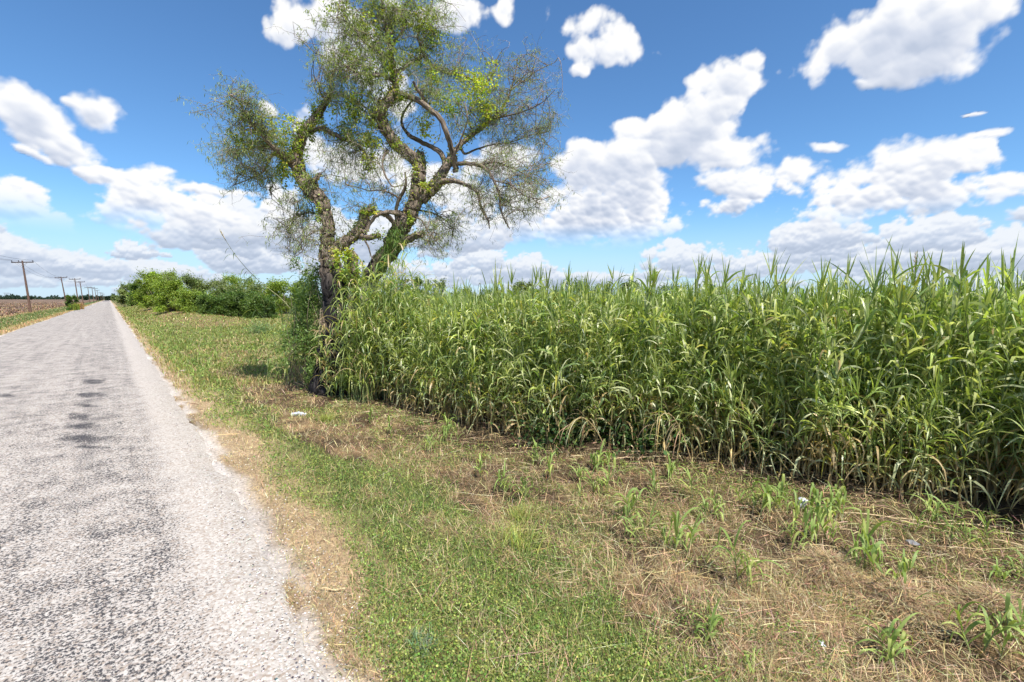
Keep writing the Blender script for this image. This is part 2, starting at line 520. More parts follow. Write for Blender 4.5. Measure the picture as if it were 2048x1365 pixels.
fargrass = C3(.125, .135, .045) * (g_ * .9 + .1) + C3(.27, .185, .10) * (1 - g_ * .9 - .1)
Cg = Cg * (1 - fr) + fargrass * fr
bm = (sstep(-.05, .2, d) * (1 - sstep(.6, .95, d + .5 * (n2 - .5))))[..., None]
Cg = Cg * (1 - bm * .8) + tan * bm * .8
l_ = XL - GX
lm = ((l_ > -.2) * (1 - sstep(.8, 1.3, l_ + .8 * (n2 - .5))))[..., None]
lg = ((l_ > .8) & (l_ < 6))[..., None]
Cg = np.where(lg, C3(.09, .125, .04) * g_ + C3(.3, .21, .11) * (1 - g_), Cg)
Cg = Cg * (1 - lm) + tan * lm
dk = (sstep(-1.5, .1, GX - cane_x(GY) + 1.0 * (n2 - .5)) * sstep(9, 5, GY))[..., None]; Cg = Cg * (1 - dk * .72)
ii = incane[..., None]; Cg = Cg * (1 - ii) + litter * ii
fi = field[..., None]
rows = (.82 + .36 * sstep(.35, .65, vnoise(GX * .9, GY * .03, 66)))[..., None]
Cg = Cg * (1 - fi) + plough * rows * (.85 + .3 * n3[..., None]) * fi
gr = gravel[..., None]; Cg = Cg * (1 - gr) + grav * gr
berm = (np.exp(-((GX - 7) / 3.5) ** 2) * sstep(36, 44, GY) * (1 - sstep(120, 200, GY)))[..., None]
Cg = Cg * (1 - .5 * berm) + C3(.33, .19, .115) * .5 * berm
nx, ny = len(gx), len(gy)
idx = np.arange(nx * ny).reshape(ny, nx)
fq = np.stack([idx[:-1, :-1], idx[:-1, 1:], idx[1:, 1:], idx[1:, :-1]], -1).reshape(-1, 4)
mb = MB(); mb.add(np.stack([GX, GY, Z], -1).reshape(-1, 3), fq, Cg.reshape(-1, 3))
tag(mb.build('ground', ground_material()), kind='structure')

# road sheet
ry = np.concatenate([np.arange(-8, 14, .08), np.geomspace(14, 1500, 240)])
rows_ = []
for k in range(13):
    t = k / 12
    e0 = road_l(ry); e1 = road_r(ry)
    x = e0 + (e1 - e0) * t
    zz = .035 + .05 * (1 - (2 * t - 1) ** 2)
    rows_.append(np.stack([x, ry, np.full_like(ry, zz)], 1))
lo0 = rows_[0].copy(); lo0[:, 2] = -.08; lo0[:, 0] -= .08
lo1 = rows_[-1].copy(); lo1[:, 2] = -.08; lo1[:, 0] += .12
rows_ = [lo0] + rows_ + [lo1]
V = np.stack(rows_, 1); n = len(ry); m_ = len(rows_)
idx = np.arange(n * m_).reshape(n, m_)
fq = np.stack([idx[:-1, :-1], idx[:-1, 1:], idx[1:, 1:], idx[1:, :-1]], -1).reshape(-1, 4)
mb = MB(); mb.add(V.reshape(-1, 3), fq, C3(.6, .6, .6))
tag(mb.build('road', road_material()), kind='structure')


# ------------------------------------------------------------------ ground cover (stuff)
def scatter(n, r0, r1, a0=-12, a1=100):
    r = r0 * (r1 / r0) ** rng.random(n); a = np.radians(a0 + (a1 - a0) * rng.random(n))
    return r * np.sin(a), r * np.cos(a), r


def pts3(x, y, dz=0.0): return np.stack([x, y, gz(x, y) + dz], 1)


def updir(n, spread):
    a = rng.random(n) * 2 * PI; s = spread * np.sqrt(rng.random(n))
    return np.stack([np.cos(a) * s, np.sin(a) * s, np.ones(n)], 1)


GREEN1 = C3(.125, .20, .042); GREEN2 = C3(.27, .32, .08); OLIVE = C3(.30, .32, .10); STRAW = C3(.52, .395, .225); STRAW2 = C3(.26, .17, .095)

# green clover-like weeds
x, y, r = scatter(420000, 2.0, 26)
d, green, incane, field, gravel, n1, n2, n3 = masks(x, y)
wp = sstep(.50, .62, fbm(x * 2.6, y * 2.6, 71)) * sstep(1.4, 2.2, d) * (incane < .3) * .6
k = (rng.random(len(x)) < np.maximum(green * (.35 + .9 * sstep(.35, .6, n2)), wp)) & (d > .25)
x, y, r, n1k = x[k], y[k], r[k], n1[k]
s = np.maximum(.011, r * .0026) * (.7 + .8 * rng.random(len(x)))
mb = MB()
tone = sstep(.4, .62, fbm(x * 1.7, y * 1.7, 72))
col = np.where((rng.random(len(x)) < .25 + .5 * tone)[:, None], jit(GREEN1, len(x), .35), jit(GREEN2, len(x), .3))
h = .045 * rng.random(len(x)) ** .7 * (.5 + 1.2 * fbm(x * 2, y * 2, 77))
rhombi(mb, pts3(x, y) + np.stack([0 * x, 0 * x, .004 + h], 1), s * 1.25, s * .85, col, flat=.8)
tag(mb.build('ground_weeds', M_grass), kind='stuff')

# short green grass
x, y, r = scatter(330000, 2.0, 60)
d, green, incane, field, gravel, n1, n2, n3 = masks(x, y)
k = (rng.random(len(x)) < green * 1.0 + .06) & (d > .12) & (incane < .6)
x, y, r = x[k], y[k], r[k]; n = len(x)
mb = MB()
W = np.maximum(.0045, r * .0011) * (.7 + .6 * rng.random(n)); Ln = (.04 + .055 * rng.random(n)) * (1 + .03 * r)
col = np.where((rng.random(n) < .5)[:, None], jit(GREEN2, n), np.where((rng.random(n) < .6)[:, None], jit(GREEN1, n), jit(OLIVE * 1.25, n)))
ribbons(mb, pts3(x, y, -.005), updir(n, 1.2), Ln, W, rng.random(n) * .9, 2, col)
tag(mb.build('green_grass', M_grass), kind='stuff')

# dry grass: thatch blades lying and standing
x, y, r = scatter(360000, 2.0, 60)
d, green, incane, field, gravel, n1, n2, n3 = masks(x, y)
k = (rng.random(len(x)) < np.clip(1.0 - green * .74, 0, 1) * (1 - .35 * incane) * (1 - .75 * sstep(-1.3, .0, x - cane_x(y))) * np.where(gravel > .3, .12, 1) * np.where(d < 1.0, 1, np.clip(.34 + 1.1 * sstep(.34, .66, n2), 0, 1))) & (d > .0)
x, y, r = x[k], y[k], r[k]; n = len(x)
mb = MB()
W = np.maximum(.0035, r * .0009) * (.6 + .8 * rng.random(n)); Ln = (.05 + .13 * rng.random(n) ** 2) * (1 + .02 * r)
nearroad = (x - XR - xsh(y) < .7); Ln = np.where(nearroad, Ln * .5, Ln)
col = np.where((rng.random(n) < .72)[:, None], jit(STRAW, n, .35), jit(STRAW2 * .8, n, .5))
dd = updir(n, 1.0); dd[:, 2] = rng.random(n) ** 2 * .9 + .06
ribbons(mb, pts3(x, y, .006 + 0) + np.stack([0 * x, 0 * x, .03 * rng.random(n)], 1), dd, Ln, W, rng.random(n) * .5, 2, col)
tag(mb.build('dry_grass', M_dry), kind='stuff')

# long loose straw and fallen reed pieces
x, y, r = scatter(34000, 2.0, 22)
d, green, incane, field, gravel, n1, n2, n3 = masks(x, y)
k = (rng.random(len(x)) < (sstep(1.4, 3.4, d) * .9 + .04)) & (d > .2)
x, y, r = x[k], y[k], r[k]; n = len(x)
mb = MB(); a = rng.random(n) * PI; a = np.where(rng.random(n) < .35, PI * .80 + rng.normal(size=n) * .25, a)
dd = np.stack([np.cos(a), np.sin(a), .10 * rng.random(n)], 1)
Ln = .07 + .38 * rng.random(n) ** 3
W = np.maximum(.004, r * .0008) * (.8 + .8 * rng.random(n))
ribbons(mb, pts3(x, y, .015) + np.stack([0 * x, 0 * x, .045 * rng.random(n)], 1), dd, Ln, W, rng.random(n) * .25, 4, np.where((rng.random(n) < .7)[:, None], jit(STRAW * 1.1, n, .3), jit(C3(.16, .10, .06), n, .4)), twist=rng.normal(size=n) * 1.5)
tag(mb.build('straw_litter', M_dry), kind='stuff')

# far rough grass on the verge, beyond the tree, and the left verge and field stubble
mb = MB()
n = 130000
y = 12 * (150 / 12) ** rng.random(n); x = XR + .3 + rng.random(n) * np.clip(y * .8, 3, 22)
d, green, incane, field, gravel, n1, n2, n3 = masks(x, y)
k = (x < cane_x(y) + .4) & (rng.random(n) < .35 + .6 * green) & ~((np.exp(-((x - 7) / 3.0) ** 2) * sstep(36, 44, y) > .35) & (rng.random(n) < .6)); x, y, green, n3 = x[k], y[k], green[k], n3[k]; n = len(x); r = np.hypot(x, y)
Ln = .08 + .14 * rng.random(n) ** 2 + .12 * sstep(3, 8, x - XR) * rng.random(n)
ribbons(mb, pts3(x, y, -.01), updir(n, .9), Ln, r * .0016, rng.random(n), 2, np.where((rng.random(n) < .3 + .6 * green)[:, None], jit(C3(.24, .28, .075), n), jit(C3(.38, .29, .14), n)))
tag(mb.build('verge_grass', M_grass), kind='stuff')
mb = MB()
n = 70000
y = 9 * (220 / 9) ** rng.random(n); l = .05 + rng.random(n) * 5.4; x = XL - l
d, green, incane, field, gravel, n1, n2, n3 = masks(x, y)
r = np.hypot(x, y); dry = rng.random(n) > green * .7 + .05
ribbons(mb, pts3(x, y, -.01), updir(n, .9), (.06 + .14 * rng.random(n) ** 2), r * .0013, rng.random(n), 2, np.where(dry[:, None], jit(C3(.46, .33, .18), n), jit(C3(.17, .22, .07), n)))
tag(mb.build('grass_across_the_road', M_grass), kind='stuff')
mb = MB()
n = 60000
y = 20 * (700 / 20) ** rng.random(n); x = XL - 5 - rng.random(n) ** 1.2 * y * .9 - 0
r = np.hypot(x, y); x = np.round(x / 1.0) * 1.0 + rng.normal(size=n) * .12
ribbons(mb, np.stack([x, y, -.17 + 0 * x], 1), updir(n, .8), (.08 + .22 * rng.random(n)), r * .0014, rng.random(n), 1, np.where((rng.random(n) < .6)[:, None], jit(C3(.38, .25, .14), n), jit(C3(.14, .085, .06), n)), prof=lambda t: 1 - .6 * t)
tag(mb.build('field_stubble', M_dry), kind='stuff')

# gravel chips along the road edge
x, y, r = scatter(60000, 2.0, 14)
xr_ = XR + xsh(y); k = (x > xr_ - .30) & (x < xr_ + .45 + .35 * (fbm(x * 3, y * 3, 90) - .5)) & (rng.random(len(x)) < np.where(x - xr_ > .15, .4, .6)); x, y = x[k], y[k]; n = len(x)
zc = np.where(x < road_r(y), .045, gz(x, y) + .004)
oc = norm(np.array([[1, 0, 0], [0, 1, 0], [-1, 0, 0], [0, -1, 0], [0, 0, 1], [0, 0, -1]], float))
of = np.array([[0, 1, 4], [1, 2, 4], [2, 3, 4], [3, 0, 4], [1, 0, 5], [2, 1, 5], [3, 2, 5], [0, 3, 5]])
sz = (.0035 + .005 * rng.random((n, 1, 1))) * (.7 + .6 * rng.random((n, 6, 3))) * np.array([1, 1, .7])
V = oc[None] * sz; a = rng.random(n) * 2 * PI; ca, sa = np.cos(a)[:, None], np.sin(a)[:, None]
V = np.stack([V[..., 0] * ca - V[..., 1] * sa, V[..., 0] * sa + V[..., 1] * ca, V[..., 2]], -1) + np.stack([x, y, zc], 1)[:, None]
mb = MB(); mb.add(V.reshape(-1, 3), (of[None] + (np.arange(n) * 6)[:, None, None]).reshape(-1, 3), np.repeat(np.where((rng.random(n) < .82)[:, None], jit(C3(.66, .62, .57), n, .15, .05), jit(C3(.16, .15, .15), n)), 6, axis=0))
tag(mb.build('gravel', M_soilclod, smooth=False), kind='stuff')

# ------------------------------------------------------------------ reeds
RG = [C3(.23, .31, .08), C3(.34, .405, .11), C3(.47, .50, .17), C3(.18, .265, .085)]
TAN1 = C3(.46, .34, .17)


def reed_arrays(H, seed, nleaf=26, nseg=6, spiky=False, dryness=.5, lw=.032, ll=.48, plume=False, lean=.1):
    """one reed: returns (stalk MB, leaves MB)"""
    global rng
    keep = rng; rng = np.random.default_rng(seed)
    st = MB(); lv = MB()
    a = rng.random() * 2 * PI; le = lean * H * (.3 + rng.random())
    t = np.linspace(0, 1, 8); wob = .02 * rng.normal(size=(8, 2)); wob[0] = 0
    P = np.stack([np.cos(a) * le * t ** 1.8 + wob[:, 0], np.sin(a) * le * t ** 1.8 + wob[:, 1], H * t * (.86 if spiky else .93)], 1)
    P = catmull(P, 2)
    tt = np.linspace(0, 1, len(P))
    cs = (TAN1 * .8)[None] * (1 - sstep(.12, .5, tt))[:, None] + C3(.19, .24, .08)[None] * sstep(.12, .5, tt)[:, None]
    tube(st, P, .0085 * (1 - .65 * tt) + .0015, 5, cs * (1 + .15 * rng.normal()), cap=False)
    n = nleaf
    h = np.sort(.10 + .90 * rng.random(n) ** .85)
    if spiky: h = np.sort(np.concatenate([h[:n // 2] * .8, 1 - .33 * rng.random(n - n // 2) ** 1.3]))
    p = np.stack([np.interp(h, tt, P[:, k]) for k in range(3)], 1)
    az = np.where(np.arange(n) % 2, 0, PI) + rng.random() * PI + rng.normal(size=n) * .7
    el = np.radians((18 + 42 * h + 16 * rng.normal(size=n)) if not spiky else (35 + 38 * h ** 3 + 9 * rng.normal(size=n)))
    d = np.stack([np.cos(az) * np.cos(el), np.sin(az) * np.cos(el), np.sin(el)], 1)
    L = ll * (.55 + .75 * rng.random(n)) * (1 - .25 * (h > .9) * (not spiky)); W = lw * (.6 + .7 * rng.random(n))
    droop = (1.3 + 1.6 * rng.random(n)) * (1 - .35 * h) if not spiky else .25 + .9 * rng.random(n) * (1.25 - h)
    kink = np.where(rng.random(n) < (.5 if not spiky else .12), .25 + .45 * rng.random(n), 9)
    base = np.array(RG)[rng.integers(0, len(RG), n)]
    c = base * np.exp(rng.normal(size=(n, 1)) * .2)
    dr = (rng.random(n) < dryness * (1 - sstep(.12, .52, h)) * 1.3) | (rng.random(n) < .025)
    c = np.where(dr[:, None], TAN1 * np.exp(rng.normal(size=(n, 1)) * .3), c)
    c = np.where((rng.random(n) < .035)[:, None], C3(.45, .42, .07), c); c = np.where((rng.random(n) < .22)[:, None], C3(.58, .60, .33), c)  # pale share of blades: glaucous undersides, plus leaf sheen put into the colour
    droop = np.where(dr, droop + 1.5, droop)
    ribbons(lv, p, d, L, W, droop, nseg, c, twist=rng.normal(size=n) * 1.7, kink=kink)
    # shoot at the top
    m = 5
    el = np.radians(72 + 9 * rng.normal(size=m)); az = rng.random(m) * 2 * PI
    d = np.stack([np.cos(az) * np.cos(el), np.sin(az) * np.cos(el), np.sin(el)], 1)
    ribbons(lv, np.tile(P[-1], (m, 1)), d, (.22 + .16 * rng.random(m)) * (1.4 if spiky else 1), np.full(m, lw * .55), rng.random(m) * .5, nseg, np.array(RG)[rng.integers(0, 2, m)] * .9)
    pl = None
    if plume:
        pl = MB(); k = 90
        hh = rng.random(k); q = P[-1] + np.stack([0 * hh, 0 * hh, hh * .42], 1)
        az = rng.random(k) * 2 * PI
        d = np.stack([np.cos(az) * .5, np.sin(az) * .5, np.ones(k)], 1)
        ribbons(pl, q, d, .05 + .06 * (1 - hh), np.full(k, .008), rng.random(k), 2, jit(C3(.40, .32, .22), k))
    rng = keep
    return st, lv, pl


VAR = []
for i in range(14):
    VAR.append(reed_arrays(2.3, 100 + i, nleaf=int(34 + i % 4 * 4), dryness=.7, lw=.038, ll=.42, lean=.16))
SPK = []
for i in range(5):
    SPK.append(reed_arrays(2.75, 200 + i, nleaf=26, spiky=True, dryness=.4, lw=.042, ll=.62, lean=.05, plume=(i == 4)))
LOWV = []
for i in range(5):   # short under-reeds, drier
    LOWV.append(reed_arrays(1.25, 300 + i, nleaf=15, dryness=.85, lw=.026, ll=.40, lean=.35))


def meshes(t, nm):
    st, lv, pl = t
    return (st.mesh('stalk', M_stalk), lv.mesh('leaves', M_reed), pl.mesh('plume', M_dry) if pl else None)


VM = [meshes(t, 'reed') for t in VAR]; SM = [meshes(t, 'reed') for t in SPK]; LM = [meshes(t, 'reed') for t in LOWV]


def place_reed(ms, x, y, rz, s, name='reed', label='', cat='reed', group=None, tilt=0, sz=None):
    r = empty(name, (x, y, float(gz(x, y)) - .02), rz); r.scale = (s, s, sz or s); r.rotation_euler = (tilt, 0, rz)
    tag(r, label, cat, group)
    for nm, me in zip(('stalk', 'leaves', 'plume'), ms):
        if me:
            o = bpy.data.objects.new(nm, me); COL.objects.link(o); o.parent = r
    return r


def hscale(y): return .99 + .05 * sstep(8.5, 4, y)


def along_edge(n, depth0, depth1, y0=-1.2, y1=None):
    """points just behind the front line of the thicket"""
    y1 = TREE[1] + .6 if y1 is None else y1
    yy = y0 + (y1 - y0) * rng.random(n); dd = depth0 + (depth1 - depth0) * rng.random(n)
    return cane_x(yy) + dd * .85, yy + dd * .45


NF = 236
x, y = along_edge(NF, .0, 1.0, y0=-1.5)
for i in range(NF):
    s = hscale(y[i]) * (.76 + .17 * rng.random() + .13 * (rng.random() < .12))
    place_reed(VM[i % 14], x[i], y[i], rng.random() * 6.28, s, label='green reed with arching strap leaves in the dense front edge of the thicket', group='reeds along the front edge of the thicket', tilt=rng.normal() * .05)
for i in range(16):
    yy_ = rng.uniform(-.5, 6.5); place_reed(VM[i % 14], float(cane_x(yy_)) + .1, yy_, rng.random() * 6.28, .8 + .1 * rng.random(), label='lodged reed leaning out over the mown strip from the front edge of the thicket', group='lodged reeds leaning out of the thicket', tilt=rng.choice([-1, 1]) * (.22 + .2 * rng.random()))
# tall spiky reeds standing out of the skyline
spk = [(1500, 545, 6.4), (1572, 500, 6.4), (1632, 540, 5.2), (1690, 505, 5.0), (1768, 470, 5.0), (1822, 478, 5.2), (1800, 520, 4.6), (1915, 495, 5.0), (1955, 505, 5.2), (1880, 515, 5.6), (2040, 480, 5.0),
       (1210, 535, 7.5), (1005, 520, 8.6), (1300, 540, 7.0), (985, 545, 8.8), (1360, 535, 6.8), (1440, 530, 6.6), (1095, 555, 8.0), (905, 540, 9.0), (2090, 490, 4.8), (1740, 520, 5.4), (1990, 530, 5.4)]
for i, (px, py, D) in enumerate(spk):
    p = at_depth(px, py, D); g = float(gz(p[0], p[1])); s = (p[2] - g) / 2.95
    if px == 1822: lab, ms = 'tall reed bearing a brown feathery plume above the thicket skyline', SM[4]
    elif px == 1768: lab, ms = 'tallest spiky green reed of the thicket, its fan of leaves left of the brown plume', SM[0]
    elif px == 1005: lab, ms = 'lone upright spiky reed rising above the thicket right of the old tree', SM[1]
    else: lab, ms = 'tall spiky reed whose stiff leaf fan stands above the thicket skyline', SM[i % 4]
    place_reed(ms, p[0], p[1], i * 1.3, s, name='tall_reed', label=lab, group='tall spiky reeds above the thicket')
# shorter dry reeds leaning out at the foot
x, y = along_edge(38, -.25, .25, y0=-1)
for i in range(38):
    place_reed(LM[i % 5], x[i], y[i], rng.random() * 6.28, .75 + .3 * rng.random(), name='short_reed', label='short half dry reed leaning out at the foot of the thicket', group='short dry reeds at the foot of the thicket', tilt=rng.normal() * .2)


# the rest of the thicket, one object
def instances(mb, var, x, y, s, tilt=.06, zoff=-.02):
    arr = [a.arrays() for a in var]
    which = rng.integers(0, len(var), len(x))
    z = gz(x, y) + zoff
    for w, (V, C, F_) in enumerate(arr):
        k = np.where(which == w)[0]; n = len(k)
        if not n: continue
        a = rng.random(n) * 2 * PI; ca, sa = np.cos(a)[:, None], np.sin(a)[:, None]
        tx, ty = rng.normal(size=(n, 1)) * tilt, rng.normal(size=(n, 1)) * tilt
        S = s[k][:, None]
        vx, vy, vz = V[None, :, 0] * S, V[None, :, 1] * S, V[None, :, 2] * S
        X = vx * ca - vy * sa + tx * vz + x[k][:, None]; Y = vx * sa + vy * ca + ty * vz + y[k][:, None]; Zz = vz + z[k][:, None]
        cc = C[None] * np.exp(rng.normal(size=(n, 1, 1)) * .12) * np.ones((n, 1, 1))
        off = (np.arange(n) * len(V))[:, None, None] + mb.n
        mb.v.append(np.stack([X, Y, Zz], -1).reshape(-1, 3)); mb.c.append(cc.reshape(-1, 3))
        for kk, f in F_.items(): mb.f.setdefault(kk, []).append((f[None] + off).reshape(-1, kk))
        mb.n += n * len(V)


def both(t):
    m = MB()
    for q in t[:2]:
        V, C, F_ = q.arrays()
        for kk, f in F_.items(): m.add(V, f, C) if False else None
    V0, C0, F0 = t[0].arrays(); V1, C1, F1 = t[1].arrays()
    m.v = [V0, V1]; m.c = [C0, C1]; m.n = len(V0) + len(V1)
    for kk, f in F0.items(): m.f.setdefault(kk, []).append(f)
    for kk, f in F1.items(): m.f.setdefault(kk, []).append(f + len(V0))
    return m


MIDV = [both(reed_arrays(2.3, 400 + i, nleaf=34, nseg=5, dryness=.5, lw=.041, ll=.43)) for i in range(10)]
FARV = [both(reed_arrays(2.3, 500 + i, nleaf=16, nseg=3, dryness=.1, lw=.05, ll=.6)) for i in range(6)]
mb = MB()
x, y = along_edge(900, .15, 2.6, y0=-2.0)
instances(mb, MIDV, x, y, hscale(y) * (.76 + .17 * rng.random(len(x)) + .13 * (rng.random(len(x)) < .1)))
n = 5200
yy = -2 + 36 * rng.random(n) ** 1.3; xx = cane_x(yy) + 1.5 + rng.random(n) ** 1.5 * 40
k = (np.hypot(xx, yy) < 48)
xx, yy = xx[k], yy[k]
instances(mb, FARV, xx, yy, .78 + .16 * rng.random(len(xx)) + .12 * (rng.random(len(xx)) < .08))
x, y = along_edge(420, -.05, 1.2, y0=-1.5)
instances(mb, [both(t) for t in LOWV], x, y, .6 + .4 * rng.random(len(x)), tilt=.25)
tag(mb.build('reed_thicket', M_reed), kind='stuff')


# ------------------------------------------------------------------ shoots in the foreground
def shoot_arrays(seed, n=7, H=.5, lw=.031, ll=.36, col=None):
    global rng
    keep = rng; rng = np.random.default_rng(seed)
    st = MB(); lv = MB()
    le = rng.normal(size=2) * .06
    t = np.linspace(0, 1, 6)
    P = np.stack([le[0] * t, le[1] * t, H * .62 * t], 1)
    tube(st, P, .006 * (1 - .5 * t), 6, C3(.22, .27, .10), cap=False)
    h = np.linspace(.25, 1, n); p = np.stack([np.interp(h, t, P[:, k]) for k in range(3)], 1)
    az = np.where(np.arange(n) % 2, 0, PI) + rng.random() * 6 + rng.normal(size=n) * .5
    el = np.radians(48 + 30 * h + 8 * rng.normal(size=n))
    d = np.stack([np.cos(az) * np.cos(el), np.sin(az) * np.cos(el), np.sin(el)], 1)
    c0 = np.array([C3(.24, .33, .09), C3(.31, .39, .11), C3(.38, .43, .12)])[rng.integers(0, 3, n)] if col is None else np.tile(col, (n, 1))
    ribbons(lv, p, d, ll * (.7 + .6 * rng.random(n)) * H / .5, lw * (.75 + .5 * rng.random(n)), .9 + 2.6 * rng.random(n), 9, c0 * np.exp(rng.normal(size=(n, 1)) * .12), twist=rng.normal(size=n) * .5, kink=np.where(rng.random(n) < .4, .45 + .2 * rng.random(n), 9))
    # dry basal sheath
    m = 3
    d = np.stack([rng.normal(size=m) * .6, rng.normal(size=m) * .6, .8 + 0 * np.arange(m)], 1)
    ribbons(lv, np.zeros((m, 3)), d, np.full(m, .14), np.full(m, .015), np.full(m, 1.2), 4, jit(STRAW, m))
    rng = keep
    return st.mesh('stem', M_stalk), lv.mesh('leaves', M_grass)


SH = [shoot_arrays(700 + i, n=6 + i % 4) for i in range(9)]
shoots = [(1160, 1005, 962, None), (1265, 1040, 955, None), (1312, 990, 935, None), (1350, 1110, 1000, 'broad leaved blue green shoot drooping its blades in front of the middle of the thicket'),
          (1210, 975, 905, None), (1478, 1170, 1045, 'tallest pale green clump of shoots standing alone in the straw left of centre right'), (1590, 1060, 990, None), (1640, 1040, 950, 'tall pair of bushy shoots beside the white cup'), (1655, 1080, 975, None), (1728, 1140, 1020, 'slender shoot with one long leaf arching right over dark litter'),
          (1755, 1165, 1055, 'narrow shoot standing just right of the arching slender shoot'), (1262, 1085, 1010, 'crooked shoot with a thin dark stem and forked leaves'), (1410, 1045, 985, None), (1440, 1035, 975, None), (1010, 985, 925, None), (1100, 960, 900, None), (1040, 1000, 935, None),
          (900, 870, 815, None), (915, 890, 845, None), (1960, 1310, 1165, 'large leafy shoot cluster at the lower right corner'), (2020, 1290, 1190, 'wide leaved shoot leaning right at the edge of the corner cluster'), (1780, 1330, 1225, 'leaning shoot with a single long blade left of the corner cluster'), (1800, 1310, 1240, None), (1990, 1160, 1115, None), (1975, 1090, 1020, None), (2045, 1150, 1100, None),
          (1510, 1345, 1300, None), (1420, 1290, 1200, 'thin yellow green shoot low in the mown weeds near the bottom'), (1520, 1030, 940, None), (1560, 1010, 950, None), (740, 850, 812, None), (790, 870, 822, None), (860, 905, 855, None), (960, 960, 905, None), (1075, 930, 880, None), (650, 770, 700, None),
          (515, 745, 690, 'dark green reed tuft in the grass left of the old tree'), (430, 725, 690, 'pale green reed tuft by the verge left of the dark tuft'), (540, 760, 712, None), (418, 748, 715, 'thin broken reed tuft lying by the shaded grass'), (470, 735, 702, None), (1335, 960, 905, None), (1385, 1000, 930, None), (1680, 1010, 960, None), (1870, 1040, 980, None), (1300, 1065, 1000, None)]
for _ in range(14):
    t_ = rng.random(); qx = 820 + 1180 * t_; qy = np.interp(qx, [800, 1200, 1600, 2048], [868, 935, 1010, 1120]) + rng.random() ** 2 * (50 + 90 * t_)
    shoots.append((qx, qy, qy - 30 - 45 * rng.random() * (.6 + t_), None))
for i, (px, py, pt, lab) in enumerate(shoots):
    g = gp(px, py); D = np.dot(g - CAM, fw); h = (py - pt) / F * D * 1.0
    r = empty('reed_shoot', g - np.array([0, 0, .01]), rng.random() * 6); s = h / .5
    r.scale = (s ** .6, s ** .6, s) if s < 1 else (s, s, s)
    tag(r, lab or 'small green reed shoot sprouting from mown ground in front of the thicket', 'shoot', 'reed shoots sprouting on the mown strip')
    for q_ in range(1 + (i % 3 if lab is None else 2)):
        for nm, me in zip(('stem', 'leaves'), SH[(i * 2 + q_ * 5) % 9]):
            o = bpy.data.objects.new(nm, me); COL.objects.link(o); o.parent = r; o.scale = [1 - .2 * q_] * 3
            if q_: o.location = (.09 * math.cos(q_ * 2.1 + i), .09 * math.sin(q_ * 2.1 + i), 0)
            o.rotation_euler = (0, 0, q_ * 1.9)

# yellow grass tufts
tufts = [(1035, 1095, 1025, 105, 'yellow green grass tuft in the mown strip, largest and nearest of the tufts'), (655, 845, 815, 22, 'bright grass tuft right of the plastic bottle'), (1040, 1040, 1000, 40, 'thin pale grass tuft behind the big yellow tuft'), (846, 1300, 1262, 60, 'grey green weedy tuft at the dry road edge near the bottom')]
for px, py, pt, wpx, lab in tufts:
    g = gp(px, py); D = np.dot(g - CAM, fw); h = (py - pt) / F * D; w = wpx / F * D * .5
    m = MB(); n = 260; q = rng.normal(size=(n, 3)) * w * .5; q[:, 2] = 0
    q2 = q + g; q2[:, 2] = gz(q2[:, 0], q2[:, 1]) - .005
    ribbons(m, q2, updir(n, 1.1), h * (.35 + .8 * rng.random(n)), np.full(n, .006), rng.random(n) * 1.8, 4, jit(C3(.36, .39, .11), n, .35) if False else jit(C3(.34, .37, .10) if 'grey' not in lab else C3(.19, .26, .15), n))
    tag(m.build('grass_tuft', M_grass, loc=g), lab, 'grass tuft')

# dry drooping reeds at the thicket foot
for (px, py, pt, lab) in [(1215, 905, 845, 'dry tan reed bent over in front of the dark hollow, left one'), (1385, 930, 842, 'dry tan reed hanging over at the foot of the thicket right of the dark hollow')]:
    g = gp(px, py); D = np.dot(g - CAM, fw); h = (py - pt) / F * D
    r = empty('bent_dry_reed', g); tag(r, lab, 'reed')
    st = MB(); lv = MB()
    t = np.linspace(0, 1, 9)[:, None]; tip = rt * -.55 - fw * np.array([1, 1, 0]) * .15
    P = t * tip + np.array([0, 0, 1]) * h * 1.25 * np.sin(t * PI * .72)
    tube(st, P, .007 * (1 - .6 * t[:, 0]), 6, TAN1, cap=False); st.build('stalk', M_stalk, r)
    n = 22; h_ = .3 + .7 * rng.random(n); p = np.stack([np.interp(h_, t[:, 0], P[:, k]) for k in range(3)], 1)
    ribbons(lv, p, rng.normal(size=(n, 3)) * .5 + tip, .22 + .25 * rng.random(n), np.full(n, .011), 2.5 + rng.random(n) * 2, 8, jit(STRAW * .85, n)); lv.build('leaves', M_dry, r)

# fallen reed canes on the ground
fallen = [((1245, 908), (1480, 912), 'long straw coloured cane lying in front of the dark hollow'), ((1220, 922), (1335, 918), 'shorter cane lying parallel in front of the long one'), ((1290, 1062), (1460, 1090), 'thin fallen cane crossing the mown strip behind the drooping shoot'),
          ((1870, 1045), (2046, 1075), 'thick bundle-like cane lying under the right end of the thicket'), ((1680, 1030), (1990, 1062), 'long greenish cane fallen along the thicket at right'), ((1755, 1035), (2047, 1100), 'pale cane lying lowest under the right end of the thicket'), ((960, 835), (1000, 842), 'short cane fallen by the foot of the thicket'), ((790, 820), (870, 836), 'cane lying at the thicket foot right of the tree'),
          ((1550, 1375), (1520, 1330), 'short straw coloured cane piece at the bottom edge'), ((640, 1185), (690, 1186), 'short tan cane piece lying in the dry grass by the road'), ((410, 738), (520, 760), 'reed cane lying in the grass left of the tree'), ((600, 785), (655, 800), 'brown branch lying at the foot of the old tree')]
